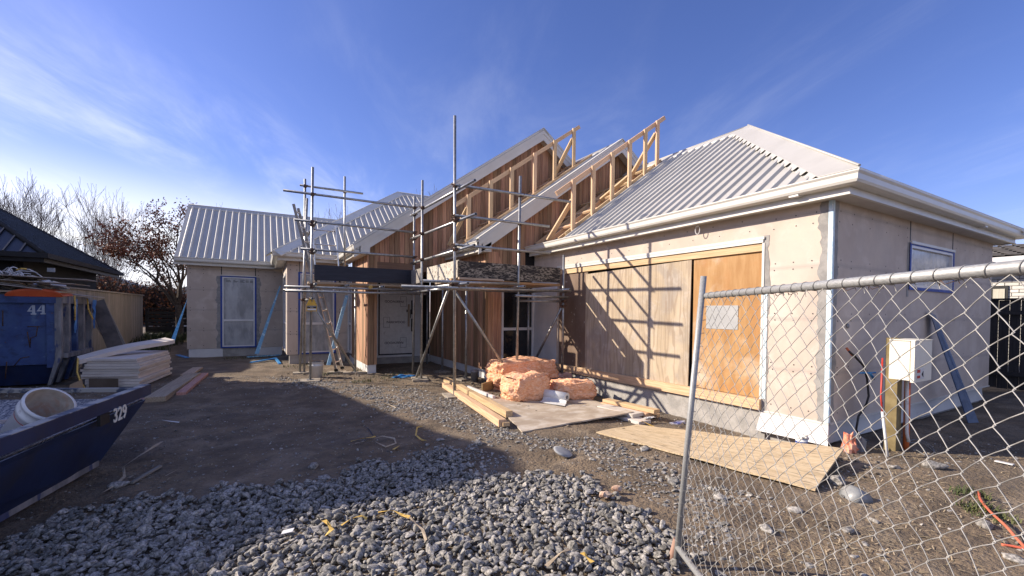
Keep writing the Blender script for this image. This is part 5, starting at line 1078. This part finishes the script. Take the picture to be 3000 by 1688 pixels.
def stones(name, pts, sizes, sub, nsh, seed, label, cat, m=STONE, tilt=.5):
    sh, f = shapes(sub, nsh, seed, .75); rs = np.random.RandomState(seed+1); n = len(pts); nv = len(sh[0]); V = np.empty((n*nv, 3)); G = np.empty((n*nv, 3)); R = np.empty(n*nv)
    for i, (p, s) in enumerate(zip(pts, sizes)):
        a, b1, b2 = rs.uniform(0, 6.28), rs.normal(0, tilt*.5), rs.normal(0, tilt*.5)
        M3 = np.array(Matrix.Rotation(b1, 3, 'X')@Matrix.Rotation(b2, 3, 'Y')@Matrix.Rotation(a, 3, 'Z')); q = sh[rs.randint(nsh)]*s
        V[i*nv:(i+1)*nv] = q@M3.T+np.array(p); G[i*nv:(i+1)*nv] = q*22+rs.rand(3)*50; R[i*nv:(i+1)*nv] = rs.rand()
    Fc = (f[None]+(np.arange(n)*nv)[:, None, None]).reshape(-1, 3)
    me = bpy.data.meshes.new(name); me.vertices.add(len(V)); me.vertices.foreach_set('co', V.ravel()); me.loops.add(Fc.size); me.loops.foreach_set('vertex_index', Fc.ravel().astype(np.int32))
    me.polygons.add(len(Fc)); me.polygons.foreach_set('loop_start', np.arange(0, Fc.size, 3, dtype=np.int32)); me.polygons.foreach_set('loop_total', np.full(len(Fc), 3, dtype=np.int32)); me.polygons.foreach_set('use_smooth', np.ones(len(Fc), dtype=bool))
    at = me.attributes.new('gc', 'FLOAT_VECTOR', 'POINT'); at.data.foreach_set('vector', G.ravel()); at = me.attributes.new('rv', 'FLOAT', 'POINT'); at.data.foreach_set('value', R)
    me.update(); me.validate(); me.materials.append(m); me.set_sharp_from_angle(angle=math.radians(38)) if hasattr(me, 'set_sharp_from_angle') else None
    o = bpy.data.objects.new(name, me); COL.objects.link(o); o['kind'] = 'stuff'; return tag(o, label, cat)
def pix(x, y, z=0):
    d = Vector((x, y, z))-EYEV; w = d.dot(CF)
    if w < .1: return (-9999, 9999)
    return PCX+F_PX*d.dot(CR)/w, PCY-F_PX*d.dot(CU)/w
def gpoly(pl): return [tuple(onZ(x, y)[:2]) for x, y in pl]
def inside(pt, pl):
    x, y = pt; c = False; n = len(pl); j = n-1
    for i in range(n):
        if (pl[i][1] > y) != (pl[j][1] > y) and x < (pl[j][0]-pl[i][0])*(y-pl[i][1])/(pl[j][1]-pl[i][1])+pl[i][0]: c = not c
        j = i
    return c
D = gpoly([(-500, 1660), (0, 1596), (211, 1515), (308, 1500), (396, 1473), (572, 1459), (643, 1415), (775, 1424), (900, 1410), (978, 1410), (1068, 1360), (1145, 1343), (1287, 1331), (1380, 1343), (1409, 1380), (1490, 1392), (1563, 1412), (1693, 1392), (1754, 1445), (1783, 1494), (1884, 1526), (1953, 1559), (1965, 1607), (2010, 2000), (1500, 2300), (-500, 2300)])
Mz = [gpoly(q) for q in ([(1010, 1150), (1200, 1135), (1320, 1170), (1420, 1215), (1500, 1265), (1740, 1290), (1900, 1335), (2010, 1400), (1990, 1480), (1870, 1440), (1760, 1370), (1640, 1320), (1560, 1310), (1440, 1285), (1280, 1240), (1120, 1190)], [(1330, 1290), (1440, 1290), (1520, 1350), (1540, 1400), (1440, 1390), (1360, 1335)], [(2010, 1400), (2120, 1420), (2160, 1500), (2230, 1600), (2000, 1680), (1960, 1560)], [(780, 1100), (960, 1120), (1200, 1130), (1000, 1150), (860, 1130)])]
rs = np.random.RandomState(5)
def scat(step, reg, jit, x0=-3, x1=6, y0=1.2, y1=11, prob=1.0):
    out_ = []
    for x in np.arange(x0, x1, step):
        for y in np.arange(y0, y1, step):
            if prob < 1 and rs.rand() > prob: continue
            a, b_ = x+rs.uniform(-jit, jit), y+rs.uniform(-jit, jit)
            if reg(a, b_): out_.append((a, b_))
    return out_
def edge(a, b_): return nz(a, b_, 4, 2.2)*.26+nz(a, b_, 8, 9)*.16
inD = lambda a, b_: inside((a+edge(a, b_), b_+edge(b_, a)), D)
inM = lambda a, b_: any(inside((a+edge(a, b_)*1.4, b_+edge(b_, a)*1.4), q) for q in Mz)
P1 = scat(.0285, inD, .023, -2.8, 2.6, 1.6, 5.2); sz = .010+.024*rs.rand(len(P1))**2.0
stones('gravel', [(a, b_, gz(a, b_)+s*.35+rs.rand()*.030) for (a, b_), s in zip(P1, sz)], sz, 2, 26, 3, 'bed of grey river stones filling the foreground', 'gravel', tilt=.9)
P2 = scat(.033, lambda a, b_: inM(a, b_) and nz(a, b_, 2, 1.5) > -.42, .03, -1, 6, 1.4, 11, .85); s2 = .007+.020*rs.rand(len(P2))**2.2
stones('fine_gravel', [(a, b_, gz(a, b_)+s*.2) for (a, b_), s in zip(P2, s2)], s2, 1, 14, 8, 'smaller grey stones strewn between the stone bed and the plywood sheets', 'gravel')
def spr(a, b_):
    u, v = pix(a, b_)
    return -50 < u < 3050 and v < 1760 and nz(a, b_, 7, .9) > -.25 and not (a > 5.3 and b_ > 2.3) and not (a > 4.1 and b_ > 8.3)
P3 = scat(.065, spr, .05, -4.5, 8.5, .6, 11, .7); s3 = .004+.015*rs.rand(len(P3))**3.2
stones('pebbles', [(a, b_, gz(a, b_)+s*.25) for (a, b_), s in zip(P3, s3)], s3, 1, 12, 11, 'scattered small pebbles on the muddy ground', 'pebbles')
P4 = scat(.16, lambda a, b_: spr(a, b_) and a > .8 and not inD(a, b_), .1, .5, 6, .6, 5.5, .35); s4 = .012+.018*rs.rand(len(P4))**2
stones('loose_stones', [(a, b_, gz(a, b_)+s*.25) for (a, b_), s in zip(P4, s4)], s4, 2, 12, 15, 'small stones lying loose on the soil around the fence foot', 'stones')
shp, fc = shapes(3, 4, 21, .3)
SL = ['beside the long grey stick near the low skip', 'alone on the shaded mud left of the stone bed', 'just above the left part of the stone bed', 'on the sunlit fine gravel behind the shade edge', 'largest, behind the fence beyond the buried pipe', 'under the red hose', 'at the lower right corner behind the fence', 'touching the corner of the tan plywood', 'low between fence post and buried pipe', 'behind the fence below the tan plywood', 'by the left tip of the tan plywood', 'above the right edge of the stone bed', 'at the right edge of the stone bed near the post', 'at the tip of the ground shadow', 'in the shade just behind the stone bed', 'smallest, in the shade left of the shadow tip', 'on the soil right of the drain stub', 'near the curled tan strap on fine gravel', 'beside the grey plastic disc', 'behind the fence left of the buried pipe', 'behind the fence below the buried pipe', 'on the soil between post and buried pipe']
for i, (x, y, s) in enumerate([(345, 1428, .055), (918, 1372, .05), (952, 1403, .045), (1352, 1252, .035), (2737, 1372, .075), (2885, 1545, .05), (2975, 1642, .045), (2458, 1420, .07), (2245, 1555, .045), (2110, 1462, .04), (1888, 1318, .05), (1970, 1415, .055), (1895, 1505, .04), (1402, 1302, .05), (1290, 1292, .04), (1250, 1308, .03), (2620, 1372, .04), (1010, 1190, .04), (1735, 1352, .035), (2480, 1560, .04), (2560, 1530, .03), (2330, 1500, .04)]):
    p = onZ(x, y); p.z = gz(p.x, p.y); v = shp[i % 4]*s; a = i*1.3; b = MB()
    v = [Vector((q[0]*math.cos(a)-q[1]*math.sin(a), q[0]*math.sin(a)+q[1]*math.cos(a), q[2]+s*.3))+p for q in v]
    b.add(v, [tuple(t) for t in fc], [(q-p)*18+Vector((i*3, 0, 0)) for q in v], rs.rand()*.5+.4, 0, True)
    tag(b.build('river_stone', STONE), 'grey river stone '+SL[i], 'stone', 'loose river stones')
# grass, straw and litter
def blades(name, label, spots, m, n, h, flat=False):
    b = MB()
    for k in range(n):
        x, y, r = spots[k % len(spots)]; a = rs.uniform(0, 6.28); q = r*math.sqrt(rs.rand()); px_, py_ = x+q*math.cos(a), y+q*math.sin(a); z = gz(px_, py_); hh = h*rs.uniform(.5, 1.2); t = rs.uniform(0, 6.28); l = Vector((math.cos(t), math.sin(t), 0))
        w = Vector((-l.y, l.x, 0))*(.0035 if not flat else .0022)*(1+h*4)
        if flat: p0 = Vector((px_, py_, z+.008)); p1 = p0+l*hh*.5+ez*.012*rs.rand(); p2 = p0+l*hh+ez*.004+w*rs.normal(0, 4)
        else: p0 = Vector((px_, py_, z-.005)); p1 = p0+l*hh*.2+ez*hh*.6; p2 = p0+l*hh*.55+ez*hh*.9
        b.add([p0-w, p0+w, p1+w*.8, p1-w*.8, p2], [(0, 1, 2, 3), (3, 2, 4)], None, rs.rand())
    o = b.build(name, m, kind='stuff'); return tag(o, label, name.replace('_', ' '))
def gs(l): return [(onZ(x, y).x, onZ(x, y).y, r) for x, y, r in l]
blades('green_grass', 'tufts of short green grass along the house base', gs([(1190, 1100, .35), (1065, 1085, .3), (960, 1095, .3), (700, 1050, .4), (1130, 1110, .4), (880, 1075, .4), (1060, 1120, .2), (2870, 1500, .12), (2905, 1515, .15), (2840, 1450, .12)]), GRASS, 900, .07)
blades('tall_grass', 'dark green grass growing along the foot of the grey timber fence', [(x, y, .8) for x, y in ((-3.3, 17), (-3.1, 18.5), (-3, 20), (-2.6, 19.5), (-3.4, 15.9))], mat('rank_grass', (.02, .035, .012), (.05, .07, .025), rough=.85, coord='gc', scale=2, rv=.4), 2600, .28)
STRAW = mat('straw', (.33, .26, .15), (.48, .39, .25), rough=.85, coord='gc', scale=3, rv=.3)
blades('dry_straw', 'dry straw and grass stems littering the soil behind the fence', gs([(2420, 1560, .3), (2600, 1480, .4), (2750, 1420, .4), (2860, 1480, .35), (2950, 1560, .3), (2500, 1640, .3), (2700, 1600, .3), (2300, 1650, .25), (2650, 1330, .25), (2900, 1350, .5), (2560, 1400, .3)]), STRAW, 900, .075, True)
blades('wood_litter', 'splinters and straw littering the trampled mud', [(rs.uniform(-2.5, 4.5), rs.uniform(3, 12), .7) for k in range(60)], STRAW, 900, .06, True)
b = MB()
for k in range(90):      # clods
    x, y = (rs.uniform(.2, 1.6), rs.uniform(9.2, 11)) if k % 2 else (rs.uniform(3.6, 5.2), rs.uniform(3.0, 8))
    s = rs.uniform(.015, .05); c = Vector((x, y, gz(x, y)))
    v = [Vector(q)*s for q in shp[k % 4][:42]] if False else None
P5 = [(rs.uniform(.3, 1.9), rs.uniform(9.1, 11)) for k in range(120)]+[(rs.uniform(3.3, 5.25), rs.uniform(2.6, 8)) for k in range(160)]+[(rs.uniform(4.6, 5.3), rs.uniform(1.6, 2.6)) for k in range(60)]
s5 = .010+.03*rs.rand(len(P5))**2
stones('soil_clods', [(a, b_, gz(a, b_)+s*.2) for (a, b_), s in zip(P5, s5)], s5, 2, 10, 31, 'lumps of dug soil around the scaffold feet and along the slab', 'soil', mat('clod', (.13, .105, .08), (.26, .22, .17), rough=.97, coord='gc', scale=3, rv=.25, bump=.6), .8)

# ------------------------------------------------------------------ neighbouring buildings
def hiproof(b, x0, x1, y0, y1, ze, s, th=.05):
    W2 = (x1-x0)/2; L2 = (y1-y0)/2; r = min(W2, L2); zt = ze+s*r
    if L2 >= W2: A, B = Vector((x0+W2, y0+r, zt)), Vector((x0+W2, y1-r, zt))
    else: A, B = Vector((x0+r, y0+L2, zt)), Vector((x1-r, y0+L2, zt))
    c = [Vector((x0, y0, ze)), Vector((x1, y0, ze)), Vector((x1, y1, ze)), Vector((x0, y1, ze))]
    if L2 >= W2: fs = [(c[0], c[1], A), (c[1], c[2], B, A), (c[2], c[3], B), (c[3], c[0], A, B)]
    else: fs = [(c[0], c[1], B, A), (c[1], c[2], B), (c[2], c[3], A, B), (c[3], c[0], A)]
    for f in fs: b.add(f, [tuple(range(len(f)))])
    return c, A, B
NH = thing('dark_house', (-9, 18, 0), 'charcoal neighbouring house with navy steel roof beyond the large skip', 'house')
nx0, nx1, ny0, ny1 = -12.5, -4.6, 14.8, 21.2
part('wall', NDARK, NH, lambda b: b.box(nx0+.5, nx1-.5, ny0+.5, ny1-.5, 0, 2.62))
part('roof', NROOF, NH, lambda b: hiproof(b, nx0, nx1, ny0, ny1, 2.72, .72))
part('fascia', BLACK, NH, lambda b: (b.box(nx0, nx1, ny0-.02, ny0-.001, 2.52, 2.73), b.box(nx1+.001, nx1+.02, ny0-.02, ny1, 2.52, 2.73)))
part('gutter', NDARK, NH, lambda b: (b.box(nx0, nx1+.12, ny0-.12, ny0-.021, 2.62, 2.74), b.box(nx1+.021, nx1+.12, ny0-.02, ny1+.1, 2.62, 2.74)))
part('soffit', BLACK, NH, lambda b: (b.box(nx0, nx1, ny0, ny0+.5, 2.60, 2.61), b.box(nx1-.5, nx1, ny0+.5, ny1, 2.60, 2.61)))
part('ridge_cap', NDARK, NH, lambda b: (b.tube([(nx1, ny0, 2.74), (nx1-3.2, ny0+3.2, 2.74+.72*3.2)], .06, 6), b.tube([(nx1, ny1, 2.74), (nx1-3.2, ny1-3.2, 2.74+.72*3.2)], .06, 6)))
part('roof_rib', NROOF, NH, lambda b: ([b.beam((nx1-.02, y, 2.75), (nx1-min(y-ny0, ny1-y, 3.2), y, 2.75+.72*min(y-ny0, ny1-y, 3.2)), .03, .03) for y in np.arange(ny0+.3, ny1-.2, .25)], [b.beam((x, ny0+.02, 2.75), (x, ny0+min(nx1-x, 3.2), 2.75+.72*min(nx1-x, 3.2)), .03, .03) for x in np.arange(nx0+3.3, nx1-.2, .28)]))
w_ = onY(150, 791, ny0+.49); part('wall_vent', LETW, NH, lambda b: b.box(w_.x-.07, w_.x+.07, ny0+.47, ny0+.499, w_.z-.05, w_.z+.05))
part('flue', NDARK, NH, lambda b: b.tube([(-5.2, ny0+.35, 1.9), (-5.2, ny0+.35, 2.6)], .05, 8))
# the house whose gable shades the foreground, outside the frame on the left
SH = thing('side_house', (-9, 9, 0), 'gabled house left of the skips, outside the picture, shading the yard', 'house')
ctr = [(3.0, 2.5), (7.15, 3.92), (8.12, 4.30), (8.88, 4.74), (9.09, 5.02), (9.17, 5.36), (9.9, 5.52), (10.9, 5.20), (12.5, 4.93), (13.8, 4.72), (14.35, 4.52)]
part('wall', NDARK, SH, lambda b: b.poly([(-6.0, 3.0, 0)]+[(-6.0, y, z-.05) for y, z in ctr]+[(-6.0, 14.35, 0)], (-7, 0, 0)))
part('roof', NROOF, SH, lambda b: [b.poly([(-5.98, a[0], a[1]-.045), (-5.98, c[0], c[1]-.045), (-5.98, c[0], c[1]), (-5.98, a[0], a[1])], (-7.1, 0, 0)) for a, c in zip(ctr, ctr[1:])])
part('window', FRAMEW, SH, lambda b: b.box(-5.998, -5.97, 8, 9.5, .9, 2.1)); 
def farhouse(name, label, x0, x1, y0, y1, ze, s, wm, rm, grp=None):
    h = thing(name, ((x0+x1)/2, (y0+y1)/2, 0), label, 'house', grp)
    part('wall', wm, h, lambda b: b.box(x0+.5, x1-.5, y0+.5, y1-.5, 0, ze-.05)); part('roof', rm, h, lambda b: hiproof(b, x0, x1, y0, y1, ze, s))
    part('fascia', FRAMEW if wm is BRICKW else BLACK, h, lambda b: (b.box(x0, x1, y0-.02, y0-.001, ze-.2, ze), b.box(x0-.02, x0-.001, y0, y1, ze-.2, ze))); return h
farhouse('grey_house', 'low far house with dark grey roof seen between dark house and brown tree', -15, -7.4, 44, 54, 2.6, .42, NDARK, mat('grey_roof', (.06, .065, .075), (.08, .085, .095), rough=.6, scale=3))
farhouse('far_house', 'pale far house behind the slatted fence under the brown tree', -6.6, -1, 40, 48, 2.5, .4, mat('far_wall', (.35, .34, .33), (.42, .41, .40), rough=.8, scale=2), mat('far_roof', (.05, .05, .055), (.07, .07, .075), rough=.7, scale=3))
BH = thing('white_brick_house', (20, 3, 0), 'white brick house with dark tiled roof beyond the black fence at far right', 'house')
wY = (-3, 9)
def bricks(b):
    z = 0; r = 0
    while z < 2.75:
        y = wY[0]+(.12 if r % 2 else 0)
        while y < wY[1]: b.box(16.0, 16.05, y+.006, y+.232, z+.005, z+.077); y += .24
        z += .085; r += 1
BH_w = part('wall', BRICKW, BH, bricks)
part('mortar', mat('mortar', (.16, .155, .15), (.2, .19, .18), rough=.95, scale=9), BH, lambda b: b.box(16.03, 23, wY[0], wY[1], 0, 2.8))
a, c = onX(2911, 838, 15.99), onX(2953, 880, 15.99)
part('window', LETB, BH, lambda b: b.box(15.96, 15.999, c.y, a.y+.1, c.z-.5, a.z)); part('curtain', mat('curtain', (.45, .43, .36), (.55, .53, .45), rough=.9, scale=12, stretch=(1, 6, .2)), BH, lambda b: b.box(15.945, 15.959, c.y+.05, a.y+.0, c.z-.5, a.z-.08))
def tiles(b):
    s = .22; 
    for r in range(7):
        x = 15.4+r*.32; z = 2.85+s*(r*.32)
        for k in range(50):
            y = wY[0]-.5+k*.26+(.13 if r % 2 else 0); b.ob((x+.16, y, z+.10), (.18, 0, .18*s-.02), (0, .135, .012), (0, 0, .012))
part('roof', TILE, BH, tiles); part('fascia', FRAMEW, BH, lambda b: b.box(15.36, 15.4, wY[0]-.5, wY[1]+.5, 2.74, 2.88))
part('roof_underside', BLACK, BH, lambda b: b.poly([(15.4, wY[0]-.5, 2.84), (17.6, wY[0]-.5, 2.84+.22*2.2), (17.6, wY[1]+.5, 2.84+.22*2.2), (15.4, wY[1]+.5, 2.84)], (0, 0, .03)))
def pfence(name, label, p0, p1, h, m, bw=.15, horiz=False, gap=.008, z0=0, cat='fence'):
    p0, p1 = Vector(p0), Vector(p1); d = (p1-p0); L = d.length; d.normalize(); F = thing(name, p0, label, cat); nn = Vector((-d.y, d.x, 0))
    if horiz:
        def fn(b):
            z = z0+.08
            while z < z0+h: b.ob(p0+d*L/2+ez*z, d*L/2, nn*.012, ez*(bw/2-gap/2)); z += bw
        part('slats', m, F, fn)
    else: part('palings', m, F, lambda b: [b.ob(p0+d*(k*bw+bw/2)+ez*(z0+h/2+random.uniform(-.006, .006)), d*(bw/2-gap/2), nn*(.010+random.uniform(0, .002)), ez*h/2) for k in range(int(L/bw))])
    part('rail', m, F, lambda b: [b.ob(p0+d*L/2+nn*.04+ez*(z0+z), d*L/2, nn*.02, ez*.04) for z in (.3, h-.25)])
    part('capping', m, F, lambda b: b.ob(p0+d*L/2+ez*(z0+h+.02), d*L/2, nn*.05, ez*.018))
    n = max(2, int(L/1.8))
    for k in range(n+1): part('post', m, F, lambda b: b.ob(p0+d*(L*k/n)+nn*.07+ez*(z0+h/2), d*.045, nn*.045, ez*h/2))
    return F
pfence('timber_fence', 'pale grey vertical paling fence behind the board stack', (-3.80, 12.9, 0), (-3.66, 19.8, 0), 1.86, mat('pale_paling', (.22, .19, .155), (.33, .29, .235), rough=.9, coord='gc', stretch=(1.2, 20, 20), scale=2, rv=.16), .14, gap=.004)
pfence('slatted_fence', 'black horizontal slat fence between the grey fence and the left wing', (-3.66, 20.4, 0), (1.5, 20.6, 0), 1.05, DARKWOOD, .14, True, .045, z0=.34)
pfence('black_fence', 'tall black timber fence at the far right edge', (13, -3, 0), (13, 9, 0), 1.78, DARKWOOD, .15)
# ------------------------------------------------------------------ trees
def grow(b, p, d, L, r, depth, spread, up, seg, tips, kids=3, minr=.004, curve=.12):
    pts = [p]; dd = d.copy()
    for k in range(seg):
        dd = (dd+Vector((random.gauss(0, curve), random.gauss(0, curve), random.gauss(0, curve*.6)+up))).normalized(); pts.append(pts[-1]+dd*L/seg)
    b.tube(pts, r, 6 if r > .03 else 4, caps=False, r2=max(minr, r*.55))
    if depth == 0: tips.append(pts[-1]); tips.append(pts[len(pts)//2]); return
    for k in range(kids+(1 if random.random() < .5 else 0)):
        i = random.randint(1, seg) if k else seg; t = random.uniform(.35, 1) if k else 1; q = pts[max(1, min(seg, int(round(t*seg))))]
        a = Vector((random.gauss(0, 1), random.gauss(0, 1), random.gauss(0, .5))).normalized(); nd = (dd+a*spread*(1 if k else .4)).normalized()
        grow(b, q, nd, L*random.uniform(.58, .82), max(minr, r*random.uniform(.42, .62)), depth-1, spread, up, seg, tips, kids, minr, curve)
def baretree(label, loc, h, r, lean=(0, 0, 1), depth=5, spread=.62, up=.05, kids=2, frac=.32, stems=1, name='bare_tree', grp='bare trees behind the fences', m=TWIG, minr=.006):
    T = thing(name, loc, label, 'tree', grp); loc = Vector(loc); tips = []; b0 = MB(); b1 = MB()
    for s in range(stems):
        d = (Vector(lean)+Vector((random.gauss(0, .14), random.gauss(0, .14), 0))*(stems > 1)).normalized(); p = loc+Vector((random.gauss(0, .15), random.gauss(0, .15), 0))*(stems > 1)
        pts = [p]; dd = d
        for k in range(5): dd = (dd+Vector((random.gauss(0, .05), random.gauss(0, .05), .02))).normalized(); pts.append(pts[-1]+dd*h*frac/5)
        b0.tube(pts, r, 8, r2=r*.75)
        for k in range(kids+2):
            q = pts[-1].lerp(pts[2], random.random()*.8) if k else pts[-1]; a = Vector((random.gauss(0, 1), random.gauss(0, 1), .3)).normalized()
            grow(b1, q, (dd+a*spread*.8).normalized(), h*.30*random.uniform(.8, 1.15), r*.55, depth-1, spread, up, 4, tips, kids, minr)
    b0.build('trunk', m, T); b1.build('branches', m, T); return T, tips
def cptree(T, loc, rz, sc, label, grp='bare trees behind the fences'):
    r = T.copy(); COL.objects.link(r); r.location = loc; r.rotation_euler = (0, 0, rz); r.scale = (sc, sc, sc); r['label'] = label; r['group'] = grp
    for ch in T.children: c = ch.copy(); COL.objects.link(c); c.parent = r
random.seed(19)
baretree('largest bare tree spreading in from the left edge of the picture', (-12.0, 24.5, 0), 7.4, .16, (.22, 0, 1), 6, .75, .03, 2, .30, m=BARK, minr=.007, name='bare_tree')
T1, _ = baretree('slender bare tree rising directly behind the dark roof', (-9.0, 27.5, 0), 6.6, .035, depth=5, spread=.42, up=.09, kids=2, stems=4, frac=.28, minr=.0045)
T2, _ = baretree('thin twiggy bare tree right of the dark roof slope', (-7.2, 26.0, 0), 6.0, .035, depth=5, spread=.45, up=.09, kids=2, stems=4, frac=.25, minr=.0045)
bpy.context.view_layer.update()
for i, (x, y, s, lb) in enumerate([(-10.6, 28.5, .98, 'bare tree just right of the largest one'), (-7.9, 25.5, .72, 'short bare tree behind the middle of the dark roof'), (-6.4, 27.5, .95, 'bare tree above the lower end of the dark roof'), (-5.6, 26, .85, 'bare tree nearest the left side of the brown tree'), (-12.6, 30, .95, 'bare tree at the left edge behind the largest one')]):
    cptree((T1, T2)[i % 2], (x, y, 0), i*1.1, s, lb)
for x, y, s, lb in [(onY(1000, 900, 33).x, 33, 1.22, 'bare treetop showing above the bay roof'), (onY(1265, 900, 34).x, 34, 1.55, 'bare treetop showing above the left gable slope'), (onY(640, 900, 33).x, 33, 1.06, 'bare treetop barely showing over the left wing ridge')]:
    cptree(T1, (x, y, 0), x, s, lb)
def leaves(parent, pts, n, size, m, spread, name='crown'):
    b = MB()
    for k in range(n):
        p = pts[rs.randint(len(pts))]+Vector(rs.normal(0, spread, 3)); u = Vector(rs.randn(3)).normalized(); w = u.orthogonal().normalized(); s = size*rs.uniform(.5, 1.3)
        b.add([p-u*s, p+w*s*.6, p+u*s, p-w*s*.6], [(0, 1, 2, 3)], None, rs.rand())
    return b.build(name, m, parent)
random.seed(4)
MT, tips = baretree('brown leafed tree leaning left behind the left wing end', (-2.55, 19.6, .25), 3.9, .13, (-.16, 0, 1), 5, .60, .02, 2, .34, name='brown_tree', grp=None, m=BARK, minr=.008)
leaves(MT, [t for t in tips if t.z > 1.5], 5200, .045, LEAF, .13)
HG, tips = baretree('low brown leafed shrub behind the paling fence', (-4.9, 23.5, 0), 2.9, .05, (0, 0, 1), 5, .6, .05, 3, .1, 5, name='brown_shrub', grp='brown leafed shrubs', m=BARK)
leaves(HG, tips, 2600, .06, mat('orange_leaf', (.22, .075, .025), (.36, .15, .05), rough=.8, coord='gc', scale=2, rv=.5), .12)
bpy.context.view_layer.update()
cptree(HG, (-3.4, 23.6, 0), 2, .95, 'brown leafed shrub behind the slatted fence', 'brown leafed shrubs')
cptree(HG, (-6.3, 24.5, 0), 4, 1.0, 'brown leafed shrub at the end of the dark roof', 'brown leafed shrubs')
